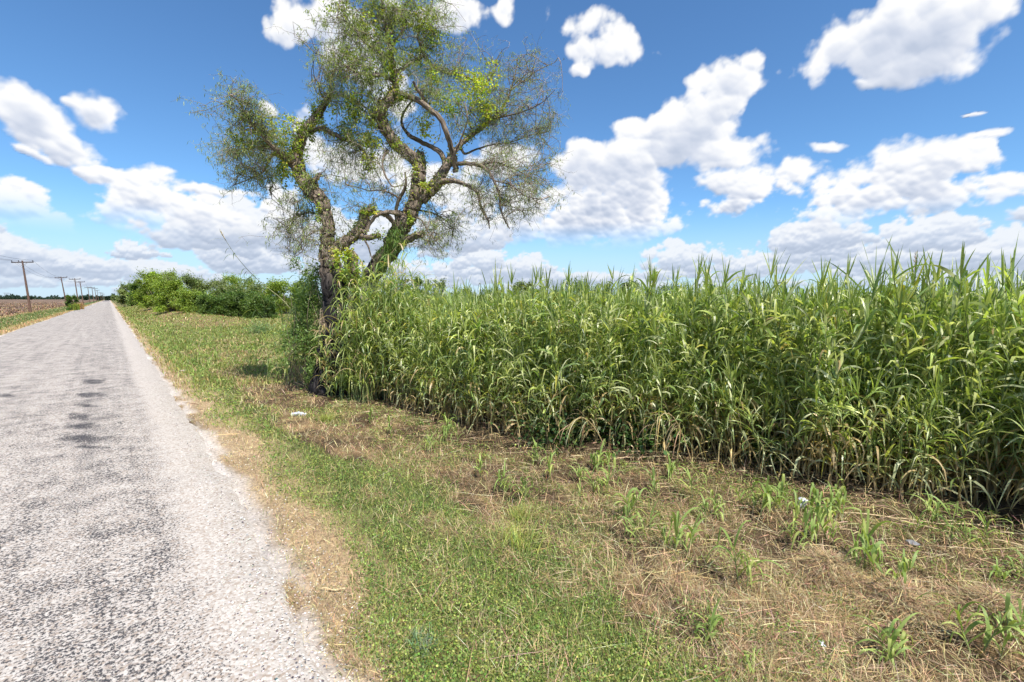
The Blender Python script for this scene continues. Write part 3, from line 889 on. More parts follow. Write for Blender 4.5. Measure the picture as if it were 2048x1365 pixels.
for (a, b, lab) in fallen:
    A = gp(*a); B = gp(*b); k = np.linspace(0, 1, 9)[:, None]; P = A * (1 - k) + B * k; P[:, 2] = gz(P[:, 0], P[:, 1]) + .025 + .006 * np.sin(np.arange(9)); P[:, :2] += rng.normal(size=(9, 2)) * .003
    m = MB(); tube(m, catmull(P, 2), np.full(17, .006), 6, STRAW * (1.15 if 'brown' not in lab else .5)); c = P[4].copy()
    tag(m.build('fallen_cane', M_stalk, loc=c), lab, 'cane', 'canes lying on the ground')

# broad dark-leaved weeds in the hollow
for (px, py, w, h, lab) in [(1290, 900, .6, .42, 'dark green broad leaved weeds filling the hollow at the foot of the thicket'), (1130, 885, .7, .35, 'dark leafy weed patch left of the broad leaved hollow'), (1560, 930, .4, .3, 'small leafy vine weed at the foot of the thicket right of the bent dry reed'), (520, 668, .7, .6, 'pale leafy weed standing alone in the grass left of the shrub')]:
    g = gp(px, py); n = 1500; m = MB(); q = rng.normal(size=(n, 3)) * np.array([w * .42, w * .42, h * .38]) + [0, 0, h * .45]; q[:, 2] = np.abs(q[:, 2])
    D = np.dot(g - CAM, fw)
    p = g + q + np.array([fw[0], fw[1], 0]) * (.25 if px > 600 else 0)
    rhombi(m, p, .05 + .03 * rng.random(n), .04 + .02 * rng.random(n), jit(C3(.07, .125, .035) if px > 600 else C3(.2, .28, .12), n), flat=.4)
    tag(m.build('leafy_weed', M_grass, loc=g), lab, 'weed')


# ------------------------------------------------------------------ the old tree
TD = float(np.dot(np.array([TREE[0], TREE[1], 0]) - CAM, fw))
PX = TD / F   # metres per pixel at the tree


def TP(px, py, off=0.0): return at_depth(px, py, TD + off)


BK = C3(.26, .205, .155)
def limb_mesh(mb, pts, n=16, k=7, rough=.34, seed=0, col=BK, char=False):
    P = np.array([TP(a, b, o) for a, b, w, o in pts]); R = np.array([w * (.395 if w < 45 else .45) * PX for a, b, w, o in pts])
    PP = catmull(P, k); RR = np.maximum(catmull(np.stack([R, R, R], 1), k)[:, 0], .004)
    PP[1:-1] += rng.normal(size=(len(PP) - 2, 3)) * (RR[1:-1] * .12)[:, None]
    C = np.tile(col, (len(PP), 1))
    if char:
        cz = sstep(3.05, 2.2, PP[:, 2] + .0) * .97
        ash = (sstep(.55, .75, vnoise(PP[:, 2] * 2.3, PP[:, 0] * 3, 88)) * sstep(1.7, 2.1, PP[:, 2]))[:, None]; C = C * (1 - cz[:, None]) + (C3(.035, .032, .033) * (1 - ash) + C3(.34, .31, .29) * ash) * cz[:, None]
    tube(mb, PP, RR, n, C, rough=rough, seed=seed)
    NODES.append((PP, RR))
    return PP


NODES = []
tree = empty('old_tree', (TREE[0], TREE[1], float(gz(*TREE))))
tag(tree, 'gnarled old tree with twisted leaning trunks and sparse feathery leaves at the thicket corner', 'tree')
inv = -np.array([TREE[0], TREE[1], float(gz(*TREE))])


def tbuild(mb, name, mat, smooth=True, label=None, parent=None):
    mb.v = [a + inv for a in mb.v]
    o = bpy.data.objects.new(name, mb.mesh(name, mat, smooth)); COL.objects.link(o); o.parent = parent or tree
    if label: o['label'] = label
    return o


# trunk: forks near the ground
m = MB()
limb_mesh(m, [(652, 800, 70, 0), (658, 765, 60, 0), (668, 715, 62, 0), (677, 664, 50, 0), (675, 610, 52, 0), (668, 565, 50, 0), (659, 520, 42, 0), (655, 488, 34, 0), (656, 459, 27, 0), (652, 429, 26, 0), (643, 403, 30, 0), (622, 378, 34, 0), (603, 355, 31, 0.1), (594, 322, 28, .15), (597, 295, 24, .2), (606, 270, 22, .2), (622, 247, 20, .2), (641, 222, 16, .2), (655, 200, 12, .2)], n=36, k=9, char=True, seed=1)
tbuild(m, 'trunk', M_bark, label='left leaning trunk, charred black near the ground')
m = MB()
limb_mesh(m, [(680, 690, 36, .35), (702, 640, 38, .5), (727, 590, 40, .6), (754, 540, 41, .6), (777, 500, 43, .6), (800, 463, 42, .5), (817, 432, 38, .5), (828, 405, 36, .5), (836, 375, 34, .5), (839, 345, 30, .5), (840, 322, 24, .5), (840, 305, 19, .5)], n=32, k=8, char=True, seed=2)
tbuild(m, 'trunk', M_bark, label='thick right trunk leaning right, ending in a broken top')
m = MB()
limb_mesh(m, [(700, 640, 34, .1), (703, 590, 30, 0), (704, 550, 27, -.1), (703, 520, 28, -.1), (700, 505, 22, -.1)], n=24, k=7, seed=3)
tbuild(m, 'stump', M_bark, label='short broken stump between the two trunks')
limbs = {
    'mid': [(664, 505, 26, 0), (680, 490, 26, 0), (699, 478, 24, 0), (716, 463, 25, 0), (727, 446, 25, 0), (730, 430, 23, 0), (740, 422, 18, 0), (750, 424, 12, 0)],
    'arch1': [(730, 466, 10, -.1), (740, 448, 9, -.1), (753, 431, 8, -.1), (770, 425, 9, 0), (796, 426, 12, .3), (812, 430, 14, .45)],
    'arch2': [(758, 426, 12, .1), (772, 430, 13, .1), (783, 440, 12, .2), (790, 456, 12, .35), (797, 470, 14, .45)],
    'stub1': [(722, 473, 16, 0), (736, 476, 13, -.1), (750, 474, 12, -.15), (760, 470, 11, -.2)],
    'stub2': [(800, 488, 22, .4), (818, 478, 18, .3), (834, 472, 16, .2), (846, 469, 14, .1)],
    'stub3': [(612, 372, 20, 0), (624, 365, 12, -.1), (634, 355, 10, -.1), (641, 347, 7, -.1)],
    'archleft': [(608, 268, 16, .2), (618, 262, 12, .2), (630, 259, 11, .1), (646, 257, 12, 0), (664, 266, 12, 0), (682, 277, 11, 0), (702, 283, 10, 0), (722, 296, 8, .1), (735, 318, 6, .1), (742, 340, 4, .1)],
    'fork': [(655, 200, 12, .2), (663, 188, 9, .2), (661, 172, 6, .2), (663, 155, 4, .2), (672, 138, 3, .2)],
    'fork2': [(655, 200, 8, .2), (646, 195, 6, .1), (641, 186, 4, 0), (636, 165, 3, -.1), (625, 150, 2, -.1)],
    'left1': [(590, 325, 18, .1), (572, 312, 13, -.1), (552, 300, 10, -.4), (532, 280, 8, -.6), (512, 258, 6, -.8), (494, 235, 5, -1), (478, 205, 3, -1.1), (455, 185, 2, -1.2)],
    'left2': [(588, 335, 14, .1), (566, 320, 10, .4), (548, 308, 8, .6), (538, 322, 6, .7), (530, 340, 5, .8), (515, 352, 4, .9), (490, 362, 3, 1), (465, 372, 2, 1.1)],
    'left3': [(560, 305, 9, -.1), (540, 290, 7, .1), (510, 296, 5, .3), (480, 300, 4, .5), (452, 310, 2.5, .6)],
    'serp': [(838, 330, 26, .5), (826, 316, 28, .45), (808, 302, 29, .35), (790, 288, 28, .25), (776, 266, 27, .1), (764, 245, 27, 0), (758, 228, 26, -.1), (765, 212, 25, -.1), (779, 198, 22, 0), (789, 178, 17, .1), (789, 150, 14, .1), (785, 118, 12, .1), (778, 85, 10, 0), (771, 50, 8, -.1), (766, 15, 7, -.2), (760, -25, 5, -.3), (750, -60, 3, -.3)],
    'top1': [(781, 95, 7, 0), (800, 70, 6, .2), (812, 42, 6, .3), (795, 36, 5, .3), (778, 40, 4, .3), (760, 28, 4, .2), (748, 12, 3, .2), (738, -12, 2, .2)],
    'top2': [(789, 150, 10, .1), (805, 138, 10, .3), (825, 124, 9, .5), (846, 111, 9, .6), (842, 92, 7, .6), (835, 72, 6, .6), (845, 45, 5, .7), (860, 20, 4, .8), (868, -15, 3, .8)],
    'top3': [(846, 111, 8, .6), (870, 135, 7, .8), (900, 148, 6, .9), (930, 153, 6, 1), (968, 170, 4, 1), (985, 150, 3, 1), (1000, 120, 2, 1)],
    'top4': [(786, 120, 8, .1), (765, 105, 6, -.2), (742, 95, 5, -.4), (720, 75, 4, -.5), (700, 50, 3, -.6), (672, 35, 2, -.7)],
    'top5': [(790, 165, 9, .1), (760, 150, 6, -.3), (735, 150, 5, -.5), (705, 140, 4, -.7), (675, 120, 3, -.8)],
    'loop': [(789, 188, 13, .1), (806, 190, 14, .1), (832, 199, 14, 0), (858, 216, 13, -.1), (880, 237, 13, -.2), (893, 265, 13, -.1), (902, 295, 13, .1), (910, 325, 13, .3), (912, 345, 14, .4)],
    'loopup': [(852, 208, 9, 0), (842, 190, 8, -.1), (832, 176, 7, -.2), (826, 163, 5, -.3)],
    'right1': [(842, 400, 30, .5), (862, 378, 27, .5), (878, 358, 25, .5), (892, 335, 22, .5), (903, 312, 17, .5), (920, 290, 13, .6), (938, 275, 12, .7), (960, 258, 10, .8), (982, 240, 8, .9), (1005, 215, 6, 1), (1020, 185, 5, 1.1), (1030, 150, 3, 1.2), (1036, 115, 2, 1.2)],
    'right1b': [(985, 238, 5, .9), (1015, 232, 4, .7), (1050, 222, 3, .5), (1085, 205, 2, .4), (1110, 180, 1.5, .3)],
    'right1c': [(1022, 180, 4, 1.1), (1050, 160, 3, 1.1), (1078, 140, 2.2, 1.1), (1110, 125, 1.5, 1.1)],
    'under': [(893, 330, 13, .5), (880, 306, 13, .6), (862, 294, 12, .7), (842, 284, 12, .8), (824, 275, 11, .9), (810, 262, 9, 1), (803, 240, 7, 1), (812, 218, 6, 1), (826, 200, 4, 1)],
    'right2': [(858, 388, 22, .5), (875, 370, 18, .4), (893, 362, 13, .3), (912, 363, 10, .2), (932, 370, 8, .1), (950, 380, 7, 0), (958, 392, 6, 0), (961, 412, 6, -.1), (970, 430, 5, -.1), (977, 443, 4, -.1), (979, 458, 2, -.1)],
    'right3': [(900, 330, 12, .5), (918, 328, 10, .3), (938, 328, 10, .1), (958, 330, 9, -.1), (975, 342, 7, -.2), (988, 362, 6, -.3), (999, 390, 6, -.3), (1001, 415, 5, -.3), (1008, 437, 4, -.3), (1019, 458, 2.5, -.3)],
    'right3b': [(960, 331, 6, -.1), (990, 325, 4, 0), (1020, 335, 3, .2), (1055, 352, 2.5, .4), (1095, 378, 1.5, .5)],
    'right3c': [(988, 362, 4, -.3), (1020, 370, 3, -.5), (1050, 392, 2.2, -.6), (1085, 400, 1.5, -.7)],
    'right4': [(920, 292, 8, .6), (930, 308, 6, 1), (950, 300, 5, 1.2), (985, 290, 4, 1.3), (1020, 285, 3, 1.4), (1065, 270, 2, 1.5), (1100, 262, 1.5, 1.5)],
    'twist1': [(798, 462, 9, .4), (793, 430, 9, .3), (797, 402, 8, .2), (806, 385, 8, .1), (812, 368, 6, 0), (810, 345, 4, 0)],
    'twist2': [(800, 398, 6, .2), (788, 390, 4, .1), (775, 385, 4, 0), (757, 381, 3.5, -.1), (738, 382, 3, -.2), (716, 375, 2, -.3), (695, 372, 1.5, -.4)],
    'twist3': [(776, 302, 9, .25), (768, 312, 6, .1), (765, 330, 5, 0), (770, 350, 4.5, -.1), (778, 364, 4, -.1), (787, 374, 3, -.1), (806, 370, 2.5, 0)],
    'hang1': [(735, 455, 5, 0), (730, 478, 5, -.1), (737, 495, 4, -.2), (742, 512, 3, -.2), (748, 522, 2, -.2)],
    'hang2': [(826, 432, 5, .5), (842, 440, 4, .4), (850, 452, 4, .3), (858, 468, 3, .3), (872, 482, 2, .2), (885, 498, 1.5, .2)],
    'hang3': [(545, 372, 5, .5), (540, 380, 5, .4), (543, 390, 3, .4)],
    'bare1': [(905, 320, 5, .2), (925, 270, 4, 0), (935, 240, 3, -.1), (925, 225, 2, -.2), (915, 205, 1.5, -.3)],
    'low1': [(655, 440, 6, .1), (635, 430, 4, .3), (612, 425, 3, .5), (590, 440, 2.5, .6), (572, 470, 1.5, .7)],
    'low2': [(656, 470, 5, 0), (640, 462, 4, -.3), (618, 470, 3, -.5), (598, 492, 2, -.6), (588, 515, 1.3, -.7)],
    'low3': [(830, 420, 6, .6), (860, 425, 4, .9), (890, 440, 3, 1.1), (905, 465, 2, 1.2), (900, 495, 1.3, 1.2)],
}
for i, (k, pts) in enumerate(limbs.items()):
    m = MB(); wmax = max(p[2] for p in pts)
    limb_mesh(m, pts, n=22 if wmax > 16 else 10 if wmax > 7 else 6, k=8 if wmax > 16 else 5, rough=.30 if wmax > 7 else .1, seed=10 + i, col=BK * (.85 + .3 * rng.random()))
    tbuild(m, 'broken_stub' if k.startswith('stub') else 'limb', M_bark)

ALLP = np.concatenate([a for a, b in NODES[3:]] + [NODES[0][0][len(NODES[0][0]) * 2 // 3:]])
# foliage clusters: px, py, rx, ry, depth offset, twigs, leaves per twig
CL = [(475, 195, 48, 32, -1, 13, 1.0), (450, 240, 28, 40, -.8, 7, .8), (520, 285, 70, 42, -.4, 20, 1.2), (475, 320, 48, 42, .3, 15, 1.1), (525, 350, 50, 35, .8, 12, 1.0), (560, 250, 35, 22, -.2, 6, .7), (600, 395, 40, 30, .1, 9, .9),
      (625, 60, 35, 45, -.6, 8, .7), (670, 110, 48, 45, -.6, 14, 1.0), (690, 40, 50, 45, -.5, 14, 1.0), (700, 180, 48, 48, -.3, 17, 1.2), (745, 60, 60, 60, -.3, 16, 1.1), (810, 40, 70, 50, .2, 15, 1.1), (760, 140, 55, 50, -.2, 16, 1.4), (725, 230, 50, 45, -.1, 17, 1.3), (700, 300, 45, 45, .1, 14, 1.1),
      (875, 65, 55, 55, .6, 18, 1.1), (930, 60, 45, 40, .9, 7, .7), (865, 150, 50, 45, .5, 16, 1.2), (905, 205, 50, 42, .4, 16, 1.2), (950, 155, 60, 50, .9, 18, 1.1), (975, 215, 50, 42, .8, 15, 1.2), (1040, 140, 55, 55, 1.1, 13, .5), (1085, 195, 45, 55, .6, 10, .5), (1040, 265, 62, 50, 1, 22, .9), (1085, 330, 40, 40, .6, 11, .6), (1000, 340, 65, 45, .2, 20, .9), (955, 395, 60, 35, .3, 14, .7), (1050, 390, 60, 30, -.2, 12, .7),
      (885, 430, 55, 35, .9, 14, .8), (880, 485, 45, 28, 1, 9, .7), (700, 340, 55, 45, .1, 13, .8), (760, 370, 60, 45, 0, 15, .5), (625, 425, 40, 40, .3, 11, .9), (590, 480, 32, 45, .3, 12, .9), (690, 410, 40, 32, 0, 8, .8), (640, 470, 30, 30, -.3, 6, .7), (745, 300, 35, 40, .1, 9, 1), (830, 240, 45, 40, .6, 10, 1), (655, 160, 30, 50, 0, 7, .6), (800, 330, 40, 30, .6, 6, .6), (870, 360, 40, 25, .1, 6, .5), (850, 20, 100, 30, .3, 10, 1), (740, 5, 70, 25, -.2, 8, 1), (800, 100, 60, 40, .3, 8, 1), (455, 300, 30, 40, .2, 8, 1), (500, 370, 45, 30, .9, 9, 1), (560, 470, 30, 45, .5, 8, .8), (905, 475, 35, 40, 1.1, 8, .8), (1100, 280, 30, 60, .8, 8, .8), (1095, 400, 35, 40, 0, 8, .8), (1010, 420, 60, 30, -.3, 8, .7), (860, 500, 40, 22, .6, 5, .6)]
tw = MB(); lf = MB()
LC = [C3(.22, .28, .09), C3(.27, .33, .12), C3(.33, .37, .11), C3(.17, .23, .09)]
for (px, py, rx, ry_, off, nt_, dens) in CL:
    nt_ = int(nt_ * (1.2 if px < 985 else 1.5))
    q = rng.normal(size=(nt_, 3)) * .5; q = q / np.maximum(1, np.linalg.norm(q, axis=1, keepdims=True))
    ctr = TP(px, py, off)
    ends = ctr + q[:, :1] * rx * PX * rt + q[:, 1:2] * ry_ * PX * up + q[:, 2:] * .7 * (fw * np.array([1, 1, 0]))
    dist = np.linalg.norm(ALLP[None] - ends[:, None], axis=2)
    pick = np.argsort(dist, axis=1)[np.arange(nt_), rng.integers(3, 26, nt_)]
    st_ = ALLP[pick]
    pts = twigs(tw, st_, ends, np.full(nt_, .011), np.full(nt_, .004), jit(BK * .9, nt_, .2, .05), sag=.10)
    # second order twigs hang from these
    k2 = 7
    src = pts[:, 1:].reshape(-1, 3); sel = rng.integers(0, len(src), nt_ * k2); A = src[sel]
    dv = rng.normal(size=(len(A), 3)); dv[:, 2] = dv[:, 2] * .6 - .28; B = A + norm(dv) * (.22 + .38 * rng.random((len(A), 1)))
    p2 = twigs(tw, A, B, np.full(len(A), .0045), np.full(len(A), .0018), jit(C3(.30, .27, .23), len(A), .2, .05), n=4)
    # fine side twiglets
    k3 = 1
    s3 = p2[:, 1:].reshape(-1, 3); A3 = s3[rng.integers(0, len(s3), len(A) * k3)]
    dv = rng.normal(size=(len(A3), 3)); dv[:, 2] = dv[:, 2] * .7 - .25; B3 = A3 + norm(dv) * (.08 + .16 * rng.random((len(A3), 1)))
    p3 = twigs(tw, A3, B3, np.full(len(A3), .0025), np.full(len(A3), .0012), jit(BK * .8, len(A3), .2, .05), n=2)
    wt = rng.random(len(p2)) ** 3 + .03; wt2 = np.repeat(wt, p2.shape[1] - 1); wt3 = np.repeat(rng.random(len(p3)) ** 3 + .03, p3.shape[1])
    src = np.concatenate([p2[:, 1:].reshape(-1, 3), p3.reshape(-1, 3)]); wt2 = np.concatenate([wt2, wt3]); wt2 /= wt2.sum()
    nl = int(len(p2) * (12.5 if px < 985 else 9) * dens)
    bp = src[rng.choice(len(src), nl, p=wt2)] + rng.normal(size=(nl, 3)) * .03
    dv = rng.normal(size=(nl, 3)); dv[:, 2] -= .6
    c = np.array(LC)[rng.integers(0, 4, nl)] * np.exp(rng.normal(size=(nl, 1)) * .22)
    ribbons(lf, bp, dv, .055 + .06 * rng.random(nl), .013 + .010 * rng.random(nl), .6 + .8 * rng.random(nl), 2, c)
tbuild(tw, 'twigs', M_twig); tbuild(lf, 'foliage', M_leaf)

# climbing vine with broader yellow green leaves
vine = MB()
VC = [(555, 265, 40, 28, -.2, 420), (585, 300, 22, 50, .1, 420), (520, 250, 35, 22, -.5, 260), (560, 340, 18, 32, .2, 240), (640, 222, 16, 28, .2, 260), (612, 262, 16, 22, .2, 200), (600, 350, 26, 26, 0, 200), (632, 395, 16, 20, 0, 120), (500, 285, 35, 20, -.4, 200),
      (715, 205, 34, 48, -.2, 700), (742, 275, 24, 42, 0, 420), (700, 240, 22, 40, -.1, 320), (762, 130, 40, 45, -.2, 460), (735, 60, 40, 40, -.3, 320), (800, 30, 60, 30, .1, 480), (870, 80, 35, 30, .6, 220), (955, 175, 48, 40, .6, 760), (975, 225, 32, 36, .7, 360), (900, 215, 36, 24, .3, 300), (850, 250, 26, 32, .5, 260), (880, 175, 34, 22, .5, 240),
      (690, 130, 30, 30, -.5, 160), (735, 330, 18, 24, .1, 140), (800, 200, 26, 20, .1, 120), (835, 345, 14, 34, .3, 70), (850, 380, 14, 18, .3, 60), (700, 508, 26, 12, -.3, 240), (690, 535, 22, 30, -.4, 300), (716, 560, 18, 34, -.3, 260), (742, 421, 18, 8, -.2, 120), (800, 290, 14, 10, .1, 30), (820, 430, 10, 25, .3, 90), (795, 480, 18, 36, .2, 420), (770, 520, 18, 30, .2, 420), (790, 150, 18, 40, 0, 200), (640, 430, 12, 30, -.2, 80), (670, 12, 36, 18, -.4, 130), (830, 120, 30, 30, .6, 200)]
for (px, py, rx, ry_, off, n) in VC:
    n = int(n * 1.55)
    q = rng.normal(size=(n, 3)) * .5
    low = py > 470 and px > 760
    ctr = TP(px, py, off)
    nb = max(3, n // 28); cl = rng.normal(size=(nb, 3)) * .48
    q = cl[rng.integers(0, nb, n)] + rng.normal(size=(n, 3)) * .17
    p = ctr + q[:, :1] * rx * PX * rt + q[:, 1:2] * ry_ * PX * up + q[:, 2:] * min(.45, .9 * rx * PX) * fw * np.array([1, 1, 0])
    yel = px in (955, 975, 700, 742, 850, 835, 520, 555)
    base = C3(.42, .46, .06) if yel else C3(.20, .28, .05)
    if low: ribbons(vine, p, rng.normal(size=(n, 3)) - [0, 0, .6], .12 + .1 * rng.random(n), np.full(n, .014), 1 + rng.random(n), 3, jit(C3(.17, .25, .07), n))
    else: rhombi(vine, p, .035 + .035 * rng.random(n), .032 + .025 * rng.random(n), np.where((rng.random(n) < .4)[:, None], jit(C3(.43, .47, .07), n), jit(base, n)), flat=.2)
    k = max(3, n // 60); A = ctr + rng.normal(size=(k, 3)) * rx * PX * .5; vst = None
cand = [(P_, R_) for P_, R_ in NODES if R_.max() > .07 and P_[:, 2].max() > 3.2]
for P_, R_ in cand:
    k = (R_ > .045) & (P_[:, 2] > 2.9); P_, R_ = P_[k], R_[k]
    if len(P_) < 2: continue
    n = len(P_) * 14; w_ = rng.random(len(P_)) ** 3; w_ /= w_.sum(); i_ = rng.choice(len(P_), n, p=w_)
    dv = norm(rng.normal(size=(n, 3))); p = P_[i_] + dv * (R_[i_] * (1.0 + .5 * rng.random(n)))[:, None] + rng.normal(size=(n, 3)) * .05
    rhombi(vine, p, .03 + .035 * rng.random(n), .025 + .025 * rng.random(n), np.where((rng.random(n) < .4)[:, None], jit(C3(.36, .39, .07), n), jit(C3(.17, .23, .06), n)), flat=.2)
tag(vine.build('climbing_vine', M_leaf, loc=np.array([TREE[0], TREE[1], float(gz(*TREE))])), 'yellow green leafy vine climbing over the limbs of the old tree', 'vine')

# shrub left of the trunk
def small_leaf_shrub(name, ctr_px, dist, blobs, n, size, cols, label, cat, stems=14):
    base = np.array([*(CAM + ray(ctr_px[0], ctr_px[1]) * dist)[:2], 0]); base[2] = gz(base[0], base[1])
    r = empty(name, base); tag(r, label, cat)
    lv = MB(); st = MB(); E = []
    for (px, py, rx, ry_, off, w) in blobs:
        k = int(n * w); ctr = at_depth(px, py, dist + off); s = dist / F
        q = rng.normal(size=(k, 3)) * .45
        nb = max(6, k // 120); cl = rng.normal(size=(nb, 3)) * .45; q = cl[rng.integers(0, nb, k)] + rng.normal(size=(k, 3)) * .2
        p = ctr + q[:, :1] * rx * s * rt + q[:, 1:2] * ry_ * s * up + q[:, 2:] * rx * s * fw
        p = p[p[:, 2] > gz(p[:, 0], p[:, 1])]
        k = len(p); rhombi(lv, p - base, size * (.7 + .7 * rng.random(k)), size * .38 * (.7 + .6 * rng.random(k)), np.array(cols)[rng.integers(0, len(cols), k)] * np.exp(rng.normal(size=(k, 1)) * .25), flat=.3)
        E.append(ctr + rng.normal(size=(stems, 3)) * rx * s * .4)
    E = np.concatenate(E); A = np.tile(base, (len(E), 1)) + rng.normal(size=(len(E), 3)) * [.08, .08, 0]
    twigs(st, A - base, E - base, np.full(len(E), .012), np.full(len(E), .004), C3(.2, .17, .11))
    st.build('stems', M_twig, r); lv.build('foliage', M_leaf, r)


small_leaf_shrub('leafy_shrub', (625, 770), TD + .5, [(618, 600, 38, 50, 0, .24), (606, 655, 40, 50, 0, .26), (620, 700, 50, 42, -.1, .3), (640, 740, 34, 36, -.2, .12), (635, 560, 28, 40, .1, .12)], 9000, .075,
                 [C3(.16, .25, .065), C3(.24, .33, .10), C3(.11, .18, .055)], 'dense small leaved shrub growing against the left side of the charred trunk', 'shrub')
# drooping reed clumps around the trunk foot
def clump(px, py, top, n, wpx, lab, dist, dry=.1, ll=.45):
    g = at_depth(px, py, dist); g[2] = gz(g[0], g[1]); H = float((at_depth(px, top, dist) - g)[2])
    r = empty('reed_clump', g); tag(r, lab, 'reed clump'); st = MB(); lv = MB(); s = wpx / F * dist
    for i in range(n):
        b = np.array([rng.normal() * s * .4, rng.normal() * s * .4, 0]); t = np.linspace(0, 1, 7)[:, None]
        tip = b + np.array([rng.normal() * s * .5, rng.normal() * s * .5, H * (.55 + .42 * rng.random())])
        P = b * (1 - t) + tip * t; tube(st, P, .007 * (1 - .6 * t[:, 0]), 5, C3(.2, .24, .09), cap=False)
        m = 16; h = .12 + .88 * rng.random(m); p = np.stack([np.interp(h, t[:, 0], P[:, k]) for k in range(3)], 1)
        az = rng.random(m) * 6.28; el = np.radians(45 + 20 * rng.random(m)); d = np.stack([np.cos(az) * np.cos(el), np.sin(az) * np.cos(el), np.sin(el)], 1)
        c = np.array(RG)[rng.integers(0, 4, m)] * np.exp(rng.normal(size=(m, 1)) * .2); c = np.where((rng.random(m) < dry)[:, None], STRAW, c)
        ribbons(lv, p, d, ll * (.6 + .7 * rng.random(m)), .03 * (.7 + .6 * rng.random(m)), 1.6 + 2 * rng.random(m), 7, c, twist=rng.normal(size=m))
    st.build('stalks', M_stalk, r); lv.build('leaves', M_reed, r)


clump(690, 800, 705, 12, 34, 'low clump of drooping reed leaves hiding the right foot of the charred trunk', TD - .45)
clump(665, 720, 645, 9, 22, 'half yellowed reed clump in front of the charred trunk', TD - .35, dry=.5)
clump(728, 800, 545, 34, 40, 'tall drooping reed clump standing between the charred trunk and the thicket', TD - .75, ll=.6)
clump(832, 812, 545, 26, 44, 'tall reed clump second from the left end of the thicket', TD - .6, ll=.5)
clump(765, 805, 505, 34, 40, 'tall reeds hiding the foot of the thick right trunk', TD - .5, ll=.55)
clump(800, 805, 490, 34, 46, 'tall reed clump joined to the left end of the thicket', TD - .5, ll=.55)
clump(575, 690, 600, 10, 28, 'arching reed clump left of the shrub', TD + 1.6, ll=.6)
clump(622, 770, 490, 8, 16, 'slim upright reeds rising behind the shrub left of the trunk', TD + .7, ll=.5)

# long leaning reed left of the tree
g = at_depth(590, 640, TD + .8); r = empty('leaning_reed', (g[0], g[1], float(gz(g[0], g[1])))); tag(r, 'long reed leaning far left with a feathery tip, in front of the hedge', 'reed')
P = np.array([at_depth(a, b, TD + .8) for a, b in [(612, 700), (595, 640), (565, 600), (530, 572), (500, 545), (472, 512), (452, 482), (443, 466)]]) - np.array(r.location)
P = catmull(P, 4); t = np.linspace(0, 1, len(P)); st = MB(); tube(st, P, .010 * (1 - .7 * t), 6, C3(.30, .30, .13)); st.build('stalk', M_stalk, r)
lv = MB(); m = 26; h = .15 + .7 * rng.random(m); p = np.stack([np.interp(h, t, P[:, k]) for k in range(3)], 1)
ribbons(lv, p, rng.normal(size=(m, 3)) * .6 - rt * .9 + [0, 0, .3], .25 + .3 * rng.random(m), np.full(m, .026), 2 + 2 * rng.random(m), 7, jit(C3(.24, .30, .10), m)); lv.build('leaves', M_reed, r)
pl = MB(); m = 120; h = .84 + .16 * rng.random(m); p = np.stack([np.interp(h, t, P[:, k]) for k in range(3)], 1)
ribbons(pl, p, norm(P[-1] - P[-8])[None] + rng.normal(size=(m, 3)) * .12, .09 + .05 * rng.random(m), np.full(m, .007), .2 * np.ones(m), 2, jit(C3(.52, .45, .30), m)); pl.build('plume', M_dry, r)


# ------------------------------------------------------------------ distant trees and hedge
def bush(name, px, base_py, top_py, wpx, dist, cols, label, cat='bush', group=None, n=5000, leaf=.16, trunk=True, zb=None, lowcut=.0):
    c = CAM + ray(px, 598) * dist; g = np.array([c[0], c[1], 0.]); g[2] = float(gz(g[0], g[1])) if dist < 150 else -.15
    H = (598 - top_py) / F * dist + CAMH - g[2]; R = wpx / F * dist
    r = empty(name, g); tag(r, label, cat, group)
    lv = MB(); nb = int(40 + R * 9)
    ph = rng.random(nb) * 2 * PI; cz = rng.random(nb)
    rad = np.sqrt(1 - (np.abs(cz * 1.15 - .42)) ** 1.8 * .75) * (.55 + .45 * rng.random(nb))
    cc = np.stack([np.cos(ph) * rad * R * .85, np.sin(ph) * rad * R * .8, (lowcut + (1 - lowcut) * (.03 + .87 * cz)) * H], 1)
    cr = np.minimum(R, H) * (.15 + .16 * rng.random(nb))
    bc = np.array(cols)[rng.integers(0, len(cols), nb)] * np.exp(rng.normal(size=(nb, 1)) * .16)
    w = rng.integers(0, nb, n)
    q = norm(rng.normal(size=(n, 3))) * (rng.random((n, 1)) ** .4); q[:, 2] *= .8
    p = cc[w] + q * cr[w][:, None] * (1 + .25 * rng.normal(size=(n, 1)))
    k = p[:, 2] > .05; p = p[k]; w = w[k]
    ln = leaf * (.6 + .8 * rng.random(len(p)))
    rhombi(lv, p, ln, ln * .55, bc[w] * np.exp(rng.normal(size=(len(p), 1)) * .22), flat=.35)
    # a few protruding sprays for an uneven outline
    m = n // 12; a = cc[rng.integers(0, nb, m)]; d = norm(a - [0, 0, H * .3] + rng.normal(size=(m, 3)) * .4); rhombi(lv, a + d * (R * .22 + .1) * rng.random((m, 1)) * 1.8, np.full(m, leaf * 1.2), np.full(m, leaf * .4), jit(bc.mean(0), m))
    if trunk:
        st = MB(); k = 5 if R > 1 else 3; top = cc[rng.integers(0, nb, k)]
        for i in range(k):
            t = np.linspace(0, 1, 6)[:, None]; P = t * top[i] * [1, 1, .9] + np.sin(t * PI) * rng.normal(size=3) * .15 * [1, 1, 0]; tube(st, P, (.05 + .02 * H) * (1 - .75 * t[:, 0]), 6, BK * .7, cap=False)
        st.build('trunk', M_twig, r)
    lv.build('crown' if cat == 'tree' else 'foliage', M_leaf, r)


